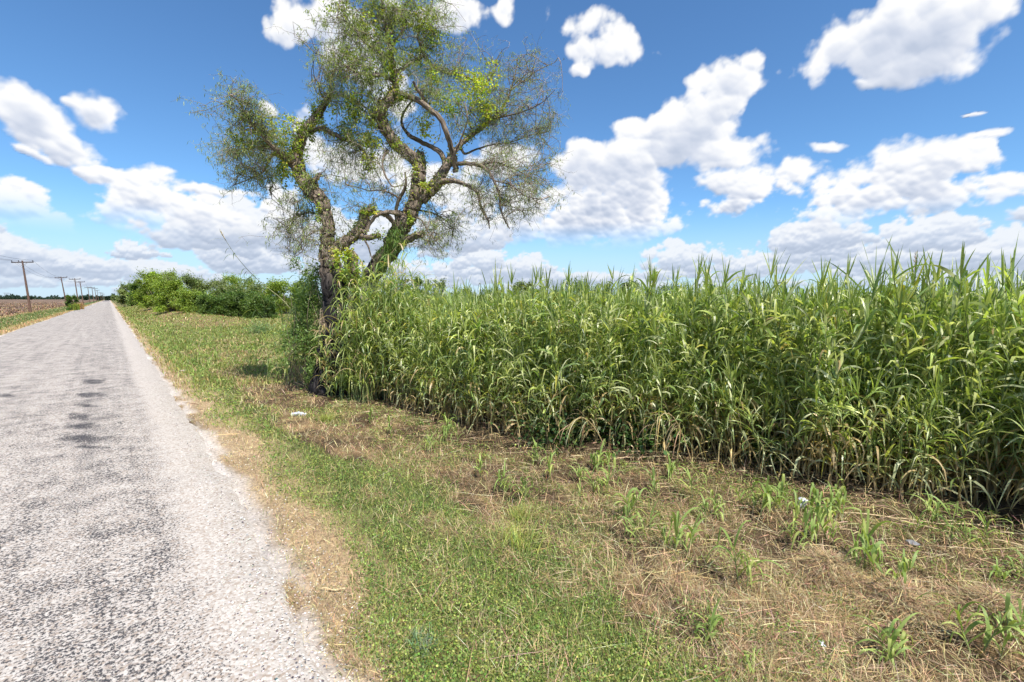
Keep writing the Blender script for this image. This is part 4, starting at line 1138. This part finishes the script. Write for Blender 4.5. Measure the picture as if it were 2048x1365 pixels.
DG = [C3(.075, .135, .035), C3(.10, .165, .04)]; YG = [C3(.17, .24, .05), C3(.14, .20, .045)]; GG = [C3(.12, .165, .07), C3(.15, .19, .085)]
DG = [c * C3(1.25, 1.15, 1) for c in DG]; YG = [c * C3(1.45, 1.35, 1) for c in YG]; GG = [c * C3(1.5, 1.4, 1.2) for c in GG]
hedge = [  # px, top, halfwidth, dist, colours, leaf, n, label
    (262, 566, 20, 118, GG, .30, 4500, 'rounded pale green bush at the far left end of the hedge beside the road'),
    (288, 562, 22, 100, DG, .28, 4500, 'dark green bush second from the road end of the hedge'),
    (318, 541, 36, 74, YG, .20, 9000, 'highest bush of the hedge, broad and bright green, beyond the brown bank'),
    (345, 560, 32, 56, YG, .17, 8000, 'bright green bush bulging forward below the highest one'),
    (372, 548, 34, 70, GG, .2, 7000, 'olive green bush right of the highest one'),
    (392, 580, 34, 50, YG, .15, 8000, 'low yellow green bush in the front of the hedge'),
    (420, 556, 36, 72, GG, .2, 6000, 'grey green bush behind the middle of the hedge'),
    (432, 590, 34, 46, DG, .14, 7500, 'dark green low bush in front of the middle of the hedge'),
    (478, 550, 34, 78, YG, .2, 6500, 'flat topped light green tree behind the hedge'),
    (482, 583, 36, 48, DG, .15, 7500, 'dark bush with grey twigs towards the right of the hedge'),
    (530, 566, 34, 60, GG, .17, 6500, 'olive bush behind the leaning reed'),
    (525, 592, 28, 46, DG, .14, 5500, 'low dark bush right of the twiggy bush'),
    (572, 560, 38, 58, YG, .18, 7000, 'mid green bush just left of the old tree'),
    (460, 568, 30, 60, GG, .18, 5000, 'grey leaved bush between the light tree and the dark front bushes')]
for (px, top, hw, D, cs, lf_, n, lab) in hedge:
    bush('hedge_bush', px, 0, top, hw * 1.12, D, cs, lab, 'bush', 'bushes of the hedge left of the old tree', n=int(n * 2.0), leaf=lf_ * 1.15)
back = [(640, 552, 40, 95), (700, 556, 40, 90), (770, 552, 40, 100), (825, 553, 26, 85), (868, 558, 30, 100), (925, 572, 26, 120), (985, 576, 34, 130), (1045, 560, 26, 92), (1075, 575, 20, 110), (1150, 560, 34, 100), (1205, 566, 26, 110), (1262, 562, 30, 100), (1345, 568, 40, 120), (1430, 572, 40, 130)]
for i, (px, top, hw, D) in enumerate(back):
    lab = {825: 'dark green tree beyond the reeds just right of the old tree', 1045: 'round grey green tree beyond the reeds under the middle clouds', 1150: 'wide pale tree beyond the reeds right of the round grey green one', 868: 'tree beyond the reeds second to the right of the old tree'}.get(px, 'distant tree half hidden beyond the reed thicket')
    bush('distant_tree', px, 0, top, hw, D, [DG, GG, GG][i % 3], lab, 'tree', 'trees beyond the reed thicket', n=4200, leaf=.34)
bush('roadside_bush', 143, 0, 590, 10, 120, DG, 'round dark bush beside the second power pole across the road', 'bush', n=3000, leaf=.3)
# tall grass clumps across the road
for (px, base, top, w, c, lab) in [(139, 622, 615, 3.4, C3(.09, .16, .03), 'small dark green grass clump across the road, leftmost of the row'), (147, 621.5, 609, 6, C3(.20, .25, .04), 'yellow green tall grass clump in the middle of the row across the road'), (154, 620.5, 607, 4, C3(.30, .31, .05), 'bright yellow grass clump next to the dry one across the road'), (160, 619.5, 606, 5, C3(.48, .32, .16), 'dry tan grass clump at the right end of the row across the road')]:
    g = gp(px, base); D = np.dot(g - CAM, fw); n = 500; m = MB(); q = rng.normal(size=(n, 3)) * w / F * D * .45; q[:, 2] = 0
    ribbons(m, q, updir(n, .35), (base - top) / F * D * (.6 + .5 * rng.random(n)), np.full(n, .10), rng.random(n) * .6, 3, jit(c, n)); o = m.build('tall_grass_clump', M_grass); o.location = g
    tag(o, lab, 'grass clump', 'tall grass clumps across the road')
# pale dead shrub beside the bank
g = gp(249, 614); m = MB(); k = 9; D = np.dot(g - CAM, fw)
A = np.zeros((k, 3)); B = np.stack([rng.normal(size=k) * .5, rng.normal(size=k) * .3, .8 + .5 * rng.random(k)], 1)
twigs(m, A, B, np.full(k, .09), np.full(k, .04), C3(.62, .52, .30)); o = m.build('dead_shrub', M_twig); o.location = g
tag(o, 'pale forked dead shrub on the bank right of the road', 'shrub')

# far treelines: one mass on the horizon
mb = MB()
for (x0, x1, D, h0, n, y0) in [(-60, 228, 1300, 9, 9000, 0), (226, 300, 900, 9, 2500, 0), (300, 2200, 700, 6, 9000, 0)]:
    px = x0 + (x1 - x0) * rng.random(n); dist = D * (1 + .08 * rng.random(n))
    c = CAM + (fw[None] + ((px - 1024) / F)[:, None] * rt[None] + (84.5 / F) * up[None]) * dist[:, None]
    hh = h0 * (.35 + 1.5 * np.clip(fbm(px * .09, px * 0, 55) - .15, 0, 1)) * (.6 + .8 * (vnoise(px * .5, px * 0, 56)))
    z = -.2 + hh * rng.random(n)
    p = np.stack([c[:, 0], c[:, 1], z], 1); rhombi(mb, p, 3.0 + 2 * rng.random(n), 2.2 + 1.5 * rng.random(n), jit(C3(.03, .055, .035), n), flat=.2)
tag(mb.build('distant_treeline', M_leaf), kind='stuff')
for (px, top, hw, D, lab) in [(198, 592.5, 6, 520, 'dark tree left of the vanishing road among the power poles'), (216, 592.3, 6, 560, 'dark rounded tree right at the end of the road'), (231, 590, 6.5, 420, 'grey green tree at the far end of the right verge'), (59, 592, 5, 900, 'small dark tree on the horizon behind the nearest power pole'), (172, 594.0, 3, 620, 'small dark tree between the fourth and fifth power poles')]:
    bush('horizon_tree', px, 0, top, hw, D, [C3(.035, .06, .035)] if px != 231 else GG, lab, 'tree', n=900, leaf=1.3, trunk=False)


# ------------------------------------------------------------------ power line
def pole_parts(loc, rz, tilt, H, near, lab):
    r = empty('power_pole', loc, rz); r.rotation_euler = (0, tilt, rz)
    tag(r, lab, 'power pole', 'wooden power poles across the road')
    m = MB(); t = np.linspace(0, 1, 8); P = np.stack([0 * t, 0 * t, -.5 + (H + .5) * t], 1)
    cl = C3(.17, .10, .07)[None] * (1 - t[:, None] * .45) + C3(.10, .09, .09)[None] * t[:, None] * .45
    tube(m, P, .17 - .07 * t, 12, cl); m.build('pole', M_pole, r)
    m = MB(); P = np.array([[-1.25, 0, H - .25], [1.25, 0, H - .25]]); tube(m, P, [.085, .085], 4, C3(.10, .085, .085)); m.build('crossarm', M_pole, r)
    for sx in (-1, 1):
        m = MB(); tube(m, np.array([[sx * .62, -.09, H - .3], [0, -.14, H - .85]]), [.022, .022], 6, C3(.2, .19, .19)); m.build('brace', M_pole, r)
    for xo, zz in ((-1.18, 0), (-.42, .0), (1.18, 0)):
        m = MB(); zz = H - .17
        pr = [(0, .03), (.05, .03), (.055, .07), (.11, .07), (.115, .045), (.16, .045), (.165, .06), (.21, .05), (.22, .02)]
        tube(m, np.array([[xo, 0, zz + a] for a, b in pr]), [b for a, b in pr], 10, C3(.11, .10, .11)); m.build('insulator', M_wire, r)
    return r


poles = []
pd = [(59, 70.5, 8.0, 'nearest reddish brown wooden power pole, standing at the edge of the ploughed field'), (132.5, 121, 8.0, 'second wooden power pole, leaning left beside the dark bush'), (156.5, 131, 8, 'third power pole, just beyond the leaning one'), (166, 153, 8, 'fourth power pole, close right of the third'), (179.5, 225, 8, 'fifth power pole in the row, with a wide crossarm'), (187.5, 229, 8, 'sixth power pole, right beside the fifth'), (193, 250, 8, 'seventh power pole of the receding row'), (197, 303, 8, 'eighth power pole of the receding row'), (202.5, 420, 8, 'ninth power pole, tiny above the far verge'), (206, 455, 8, 'tenth power pole, tiny above the far verge'), (209, 546, 8, 'farthest power pole in view near the end of the road')]
for px, D, H, lab in pd:
    c = CAM + ray(px, 598) * D; g = np.array([c[0], c[1], -.16])
    lx = -rt * math.sin(.045)
    r = pole_parts(g, -YAW * .35, -.05 if px != 132.5 else -.085, H, D < 140, lab); poles.append((r, H, D))
bpy.context.view_layer.update()
# line continues towards the camera's left, out of frame
first = poles[0][0].matrix_world
wires = [('uppermost left wire of the power line', -1.18), ('middle wire of the power line', -.42), ('right hand wire of the power line', 1.18)]
for lab, xo in wires:
    Q = [np.array(p[0].matrix_world @ Vector((xo, 0, p[1] + .03))) for p in poles if p[2] not in (131, 229)]
    prev = Q[0] + np.array([-4.0, -62.0, .6]); Q = [prev] + Q
    m = MB()
    for a, b in zip(Q[:-1], Q[1:]):
        t = np.linspace(0, 1, 16)[:, None]; P = a * (1 - t) + b * t; P[:, 2] -= (4 * t * (1 - t))[:, 0] * np.linalg.norm(b - a) * .016
        tube(m, P, np.full(16, .014), 4, C3(.09, .09, .10), cap=False)
    tag(m.build('power_wire', M_wire, loc=Q[1]), lab + ', sagging between the wooden poles', 'wire', 'wires of the power line')
# far steel towers
for px, lab in ((11.5, 'left one of two tiny far transmission towers on the horizon'), (17, 'right one of two tiny far transmission towers on the horizon')):
    D = 1500; c = CAM + ray(px, 598) * D; g = np.array([c[0], c[1], 0]); r = empty('transmission_tower', g, -YAW * 0 + .6); tag(r, lab, 'pylon', 'far transmission towers')
    m = MB(); H = 22
    for sx in (-2.4, 2.4): tube(m, np.array([[sx, 0, -1], [sx * .8, 0, H]]), [.5, .35], 5, C3(.2, .21, .24))
    for k in range(4): tube(m, np.array([[(-1) ** k * 2.3, 0, k * 5], [-(-1) ** k * 2.2, 0, k * 5 + 5]]), [.18, .18], 4, C3(.2, .21, .24))
    m.build('frame', M_wire, r); m = MB(); tube(m, np.array([[-6.5, 0, H - 1.5], [6.5, 0, H - 1.5]]), [.35, .35], 4, C3(.2, .21, .24)); m.build('crossarm', M_wire, r)

# ------------------------------------------------------------------ litter
g = gp(597, 832); r = empty('plastic_bottle', g + np.array([0, 0, .03]), -YAW + .1); tag(r, 'crushed clear plastic bottle lying in the brown grass in front of the old tree', 'bottle')
m = MB(); pr = [(-.12, .02), (-.118, .034), (-.09, .036), (-.07, .028), (-.045, .036), (-.02, .026), (0, .034), (.03, .027), (.055, .035), (.08, .033), (.105, .016), (.12, .013)]
tube(m, np.array([[a, .008 * math.sin(a * 40), .012 * math.cos(a * 30)] for a, b in pr]), [b for a, b in pr], 14, C3(.72, .76, .84), rough=.25); m.build('body', M_plastic, r)
m = MB(); tube(m, np.array([[.118, 0, .002], [.136, 0, .002]]), [.016, .016], 12, C3(.8, .82, .85)); m.build('cap', M_paper, r)
g = gp(1600, 1020); m = MB(); pr = [(0, .02), (.002, .027), (.03, .03), (.06, .034), (.085, .038), (.088, .040), (.086, .035), (.05, .028)]
tube(m, np.array([[.02 * math.sin(a * 30), a * .2, a] for a, b in pr]), [b for a, b in pr], 14, C3(.78, .78, .82), rough=.35, cap=False); o = m.build('crumpled_cup', M_paper); o.location = g + np.array([0, 0, .02]); o.rotation_euler = (.3, .4, 0); tag(o, 'crumpled white cup under the shoots at the thicket edge', 'cup')


def paper(px, py, w, h, col, lab, nm='paper_scrap'):
    g = gp(px, py); u = np.linspace(-1, 1, 9); U, Vv = np.meshgrid(u, u)
    zz = .03 + .025 * (fbm(U * 2 + px, Vv * 2, 3) - .3); Vt = np.stack([U * w * (1 - .1 * Vv), Vv * h, zz], -1).reshape(-1, 3)
    i = np.arange(81).reshape(9, 9); f = np.stack([i[:-1, :-1], i[:-1, 1:], i[1:, 1:], i[1:, :-1]], -1).reshape(-1, 4)
    m = MB(); m.add(Vt, f, col); o = m.build(nm, M_paper); o.location = g; o.rotation_euler = (.15, .1, -YAW); s = o.modifiers.new('thickness', 'SOLIDIFY'); s.thickness = .003; tag(o, lab, 'paper')


paper(369, 744, .10, .06, C3(.65, .52, .45), 'pale pinkish paper scrap on the green verge by the road')
paper(1641, 1297, .012, .022, C3(.8, .8, .85), 'tiny white paper scrap in the straw near the bottom right')
paper(1822, 1092, .04, .03, C3(.2, .2, .21), 'grey flattened scrap lying in the straw at right', 'grey_scrap')

# leafy mounds of dead straw
for (px, py, w, h, lab) in [(1660, 1165, .42, .16, 'shaggy mound of dead straw with a dark hollow under it'), (1800, 1215, .40, .13, 'low heap of dead straw right of the shaggy mound'), (1990, 1240, .35, .12, 'straw heap at the right edge under the corner shoots')]:
    g = gp(px, py - 12); n = 5200; m = MB(); q = rng.normal(size=(n, 2)) * w * .42; rr_ = np.hypot(q[:, 0], q[:, 1] * 1.5) / w
    z = h * np.exp(-(rr_ * 1.6) ** 2) * (.55 + .45 * rng.random(n))
    a = rng.random(n) * 2 * PI; d = np.stack([np.cos(a), np.sin(a), rng.normal(size=n) * .35], 1)
    ribbons(m, np.stack([q[:, 0], q[:, 1], z], 1), d, .06 + .14 * rng.random(n) ** 2, np.full(n, .0045), rng.random(n) * .8, 3, np.where((rng.random(n) < .6)[:, None], jit(STRAW, n), jit(C3(.22, .15, .09), n))); o = m.build('straw_mound', M_dry); o.location = g
    tag(o, lab, 'straw mound')

# ------------------------------------------------------------------ light
SUN_EL = math.radians(59); SUN_AZ = YAW + math.radians(150)
sd_ = bpy.data.lights.new('sun', 'SUN'); sd_.energy = 4.9; sd_.angle = math.radians(.53); sd_.color = (1, .955, .89)
so = bpy.data.objects.new('sun', sd_); COL.objects.link(so)
sv = Vector((math.sin(SUN_AZ) * math.cos(SUN_EL), math.cos(SUN_AZ) * math.cos(SUN_EL), math.sin(SUN_EL)))
so.rotation_euler = sv.to_track_quat('Z', 'Y').to_euler(); so.location = (0, 0, 30)

w = bpy.data.worlds.new('World'); scene.world = w; w.use_nodes = True; nt = w.node_tree; nt.nodes.clear()
CLOUDS = [(605, 45, 75, 55, 1), (700, 90, 95, 90, .8), (640, 20, 80, 60, 1), (900, 25, 105, 50, .95), (1022, 28, 34, 34, .8), (780, 190, 60, 110, .6), (640, 290, 40, 80, .8),
          (1205, 66, 62, 42, 1), (1225, 95, 66, 52, 1.1), (1185, 148, 32, 22, .6), (1120, 40, 22, 30, .4),
          (1790, 75, 195, 80, 1.1), (1910, 25, 110, 50, 1), (1690, 105, 110, 52, 1), (1740, 165, 60, 22, .7), (1830, 120, 120, 50, 1),
          (1500, 115, 48, 34, .9), (1450, 165, 85, 52, 1), (1400, 225, 75, 45, 1), (1345, 270, 110, 40, 1), (1430, 320, 105, 38, .9), (1290, 305, 70, 30, .7), (1330, 310, 90, 45, .9),
          (1840, 335, 150, 58, 1), (1960, 300, 60, 36, .9), (1655, 298, 50, 18, .7), (1760, 385, 170, 50, .9), (1650, 430, 90, 32, .8), (2010, 385, 90, 40, .9), (1900, 400, 110, 45, .9), (1990, 255, 85, 16, .6), (1950, 215, 36, 8, .5),
          (1215, 360, 85, 62, 1), (1150, 330, 65, 45, .9), (1280, 405, 70, 50, 1), (1180, 440, 150, 60, 1), (1500, 365, 115, 42, .9), (1470, 420, 95, 28, .8), (1580, 345, 50, 26, .7),
          (50, 245, 95, 66, 1.1), (130, 290, 110, 42, 1), (225, 342, 70, 18, .8), (25, 200, 35, 30, .8), (210, 235, 58, 36, .9), (165, 222, 45, 18, .7), (60, 315, 70, 16, .6),
          (55, 415, 70, 38, 1), (330, 385, 95, 48, 1), (345, 352, 34, 26, .9), (440, 378, 62, 16, .7), (285, 425, 80, 38, .9), (115, 455, 110, 35, .9), (400, 430, 100, 45, .9), (560, 400, 60, 50, .9), (565, 440, 50, 50, .9), (560, 235, 26, 18, .7), (480, 470, 90, 32, .8),
          (1050, 440, 90, 60, .9), (930, 400, 100, 60, .8), (1010, 330, 70, 50, .7), (720, 330, 110, 60, .7), (840, 370, 110, 50, .7)]


def azel(px, py):
    d = ray(px, py); d = d / np.linalg.norm(d); return math.atan2(d[0], d[1]), math.asin(d[2])


def worley(x, y, s):
    ix = np.floor(x); iy = np.floor(y); best = np.full(np.shape(x), 9.0)
    for dx in (-1, 0, 1):
        for dy in (-1, 0, 1):
            cx = ix + dx; cy = iy + dy
            px_ = cx + _hash(cx, cy, s); py_ = cy + _hash(cx, cy, s + 91)
            best = np.minimum(best, (px_ - x) ** 2 + (py_ - y) ** 2)
    return np.sqrt(best)


def billow(x, y, s, o=3):
    v = 0; a = 1; t = 0
    for k in range(o):
        v = v + a * (1 - np.minimum(worley(x * 2.1 ** k, y * 2.1 ** k, s + 13 * k), 1)); t += a; a *= .55
    return v / t


DEG = math.pi / 180
azs = np.concatenate([np.arange(-180, -54, 3.0), np.arange(-54, 54, .13), np.arange(54, 180.1, 3.0)]) * DEG + YAW
azs[0] = YAW - PI; azs[-1] = YAW + PI
els = np.concatenate([np.arange(-3, 36, .13), np.arange(36, 90, 3.0), [90]]) * DEG
AZg, ELg = np.meshgrid(azs, els)
wx = fbm(AZg * 9, ELg * 9, 301, 5) - .5; wy = fbm(AZg * 9 + 50, ELg * 9, 302, 5) - .5
AZw = AZg + wx * .10; ELw = ELg + wy * .07
acc = np.full(AZg.shape, -3.0); vert = np.zeros(AZg.shape)
for (px, py, rx, ry_, st_) in CLOUDS:
    a0, e0 = azel(px, py); a1, e1 = azel(px + rx, py); a2, e2 = azel(px - rx, py); a3, e3 = azel(px, py - ry_); a4, e4 = azel(px, py + ry_)
    ra = abs(a1 - a2) / 2; re = abs(e3 - e4) / 2
    u = (AZw - a0) / ra; v = (ELw - e0) / re
    v = np.where(v < 0, v * 1.15, v)
    q = st_ * (1.12 if px > 590 else 1.07) - (u * u + v * v)
    h = np.clip(.5 + .5 * (q - acc) / .4, 0, 1); acc = acc * (1 - h) + q * h + .4 * h * (1 - h) * .5
el2 = np.maximum(ELg, 0) ** .62 * 1.9
wl = sstep(19 * DEG, 9 * DEG, ELg)
def two(fn, sc, seed): return fn(AZg * sc, ELg * sc * 1.1, seed) * (1 - wl) + fn(AZg * sc * 1.8, ELg * sc * 2.4, seed + 5) * wl
bil = two(lambda a, b, c: billow(a, b, c, 4), 15, 400)
fine = two(lambda a, b, c: fbm(a, b, c, 6), 24, 410)
med = two(lambda a, b, c: fbm(a, b, c, 4), 8.5, 420)
edge = np.minimum(acc, 1.2) * .70 + .06 + (med - .5) * .85 + (bil - .60) * 1.15 + (fine - .5) * 1.0
behind = (np.abs(AZg - YAW) > 57 * DEG) | (ELg > 38 * DEG)
dens = edge
dens = np.where(behind, np.minimum((fbm(AZg * 4, ELg * 5, 440, 4) - .56) * 4, 1.2), dens)
sund = np.cos(ELg) * math.cos(SUN_EL) * np.cos(AZg - SUN_AZ) + np.sin(ELg) * math.sin(SUN_EL)
dens = np.where(sund > math.cos(14 * DEG), -1, dens)
soft = .26 + .30 * fbm(AZg * 8, ELg * 9, 460, 3); alpha = sstep(-.08, soft, dens)
# light from above through the cloud: march upwards over the grid
bil2 = two(lambda a, b, c: billow(a, b, c, 2), 15, 400)
Ts = np.minimum(acc, 1.2) * .70 + .06 + (med - .5) * .85 + (bil2 - .60) * 1.15
T = np.clip(np.where(dens > -.2, Ts, 0), 0, 1.2); ne = len(els)
opt = np.zeros_like(T)
step_px = 2
for k in range(1, 22):
    sh = np.zeros_like(T); o_ = k * step_px
    if o_ < ne: sh[:-o_] = T[o_:]
    sh = np.roll(sh, -int(k * .8), axis=1)
    wgt = np.clip((ELg + 3 * DEG) / (13 * DEG), .18, 1)
    opt += sh * np.exp(-k / (10 * wgt)) / (5.0 * wgt)
gyv, gxv = np.gradient(np.sqrt(np.clip(Ts * .75 + dens * .25 + .1, 0.0, 1.5)))
rel = np.clip(-gyv * 3.2 + gxv * -1.4, -.5, .5) * (ELg < 36 * DEG)
lit = 1.10 * np.exp(-opt * .30) + rel * .8 + (bil2 - .58) * .22 - .16 * np.clip(T - .4, 0, 1) * sstep(.35, .65, fbm(AZg * 5, ELg * 6, 450, 3)) * 2
lit = np.where(behind, .85, lit)
lit = np.clip(lit * 1.05 + .03, 0, 1.05)
stops = np.array([0, .35, .55, .75, .95, 1.05]); cR = np.array([.36, .42, .53, .70, .93, 1.0]); cG = np.array([.43, .49, .60, .75, .945, 1.0]); cB = np.array([.57, .63, .74, .86, .98, 1.0])
cc = np.stack([np.interp(lit, stops, q) for q in (cR, cG, cB)], -1)
# the bank of cumulus rows towards the horizon: farthest (lowest, smallest) first
Ccol = np.zeros(AZg.shape + (3,)); Ca = np.zeros(AZg.shape)
bases = np.sort(np.concatenate([rng.uniform(.6, 3.4, 95), rng.uniform(2.6, 7.0, 36)]))
for eb in bases:
    w_ = (1.1 + .62 * eb) * rng.uniform(.6, 1.5) * DEG; h_ = w_ * rng.uniform(.42, .75); ac = YAW + rng.uniform(-54, 54) * DEG
    if eb > 5 and 0 * DEG < ac - YAW < 12 * DEG and rng.random() < .4: continue
    ia = np.where(np.abs(azs - ac) < 1.9 * w_)[0]; ie = np.where((els > eb * DEG - .7 * w_) & (els < eb * DEG + 2.2 * h_))[0]
    if len(ia) < 3 or len(ie) < 3: continue
    sl = np.ix_(ie, ia); u = (AZg[sl] - ac) / w_; v = (ELg[sl] - eb * DEG) / h_
    ox, oy = rng.random(2) * 50; k_ = 1.0 / w_
    b_ = billow(AZg[sl] * k_ * 2.6 + ox, ELg[sl] * k_ * 3.2 + oy, 500, 3); f_ = fbm(AZg[sl] * k_ * 3.5 + ox, ELg[sl] * k_ * 5 + oy, 510, 5); m_ = fbm(AZg[sl] * k_ * 1.2 + ox, ELg[sl] * k_ * 1.2 + oy, 520, 2)
    q = 1 - u * u - np.where(v > 0, v * v, (v * 3.0) ** 2) + (b_ - .58) * 1.5 + (f_ - .5) * 1.0 + (m_ - .5) * 1.4
    al = sstep(-.02, .34, q)
    g_ = np.gradient(b_ * .8 + np.clip(q, -1, 1.2) * .35)[0]
    lt = .78 + .36 * np.clip(v, -.4, 1) + np.clip(-g_ * 1.6, -.14, .2) + (b_ - .58) * .15 + (f_ - .5) * .12 - .24 * sstep(.45, -.25, v) * sstep(-.1, .5, q)
    lt = np.clip(lt, .30, 1.02)
    c_ = np.stack([np.interp(lt, stops, q2) for q2 in (cR, cG, cB)], -1)
    hz_ = float(np.interp(eb, [0, 3, 9], [.62, .34, .08])); c_ = c_ * (1 - hz_) + np.array([.62, .73, .88]) * hz_
    al = al * float(np.interp(eb, [0, 2.5], [.75, .97]))
    Ccol[sl] = Ccol[sl] * (1 - al[..., None]) + c_ * al[..., None]; Ca[sl] = Ca[sl] * (1 - al) + al
hi = alpha * sstep(5.5 * DEG, 9.5 * DEG, ELg) * (~behind) + alpha * behind
cc = cc * hi[..., None] + Ccol * (1 - hi[..., None]); alpha = hi + Ca * (1 - hi); cc = cc / np.maximum(alpha, 1e-4)[..., None]
hz = (1 - sstep(0, 7 * DEG, ELg))[..., None] * .0
cc = cc * (1 - hz) + np.array([.66, .75, .88]) * hz
hza = .85 * (1 - sstep(-.5 * DEG, 11 * DEG, ELg)); na = np.maximum(alpha, 0) + hza * (1 - alpha)
cc = (cc * alpha[..., None] + np.array([.56, .71, .90]) * (hza * (1 - alpha))[..., None]) / np.maximum(na, 1e-4)[..., None]; alpha = na
RS = 12000
Vs = np.stack([np.sin(AZg) * np.cos(ELg), np.cos(AZg) * np.cos(ELg), np.sin(ELg)], -1) * RS
na_, ne_ = len(azs), len(els); idx = np.arange(na_ * ne_).reshape(ne_, na_)
fq = np.stack([idx[:-1, :-1], idx[:-1, 1:], idx[1:, 1:], idx[1:, :-1]], -1).reshape(-1, 4)
msk, nts = newmat('sky clouds')
at = N_(nts, 'ShaderNodeAttribute', attribute_name='Col'); at2 = N_(nts, 'ShaderNodeAttribute', attribute_name='cover')
em = N_(nts, 'ShaderNodeEmission'); em.inputs[1].default_value = .73; L_(nts, at.outputs['Color'], em.inputs[0])
tr = N_(nts, 'ShaderNodeBsdfTransparent'); mxs = N_(nts, 'ShaderNodeMixShader'); L_(nts, at2.outputs['Fac'], mxs.inputs[0]); L_(nts, tr.outputs[0], mxs.inputs[1]); L_(nts, em.outputs[0], mxs.inputs[2])
oo = N_(nts, 'ShaderNodeOutputMaterial'); L_(nts, mxs.outputs[0], oo.inputs[0])
mb = MB(); mb.add(Vs.reshape(-1, 3), fq, cc.reshape(-1, 3)); o = mb.build('sky', msk)
av = o.data.attributes.new('cover', 'FLOAT', 'POINT'); av.data.foreach_set('value', (alpha * (ELg > -2.5 * DEG)).astype(np.float32).ravel())
tag(o, kind='structure')

sky = nt.nodes.new('ShaderNodeTexSky'); sky.sky_type = 'NISHITA'; sky.sun_disc = False; sky.sun_elevation = SUN_EL; sky.sun_rotation = SUN_AZ; sky.air_density = 1.0; sky.dust_density = .0; sky.ozone_density = 3.0; sky.altitude = 500
hs = nt.nodes.new('ShaderNodeHueSaturation'); hs.inputs['Saturation'].default_value = 1.02; hs.inputs['Value'].default_value = 1.0; nt.links.new(sky.outputs[0], hs.inputs['Color'])
b1 = nt.nodes.new('ShaderNodeBackground'); tn = N_(nt, 'ShaderNodeVectorMath', operation='MULTIPLY'); L_(nt, hs.outputs[0], tn.inputs[0]); tn.inputs[1].default_value = (.70, .96, 1.12); nt.links.new(tn.outputs[0], b1.inputs[0]); b1.inputs[1].default_value = .112
wo = nt.nodes.new('ShaderNodeOutputWorld'); nt.links.new(b1.outputs[0], wo.inputs[0])

scene.view_settings.view_transform = 'Standard'; scene.view_settings.look = 'None'; scene.view_settings.exposure = 0.5; scene.view_settings.gamma = 1
scene.render.engine = 'CYCLES'
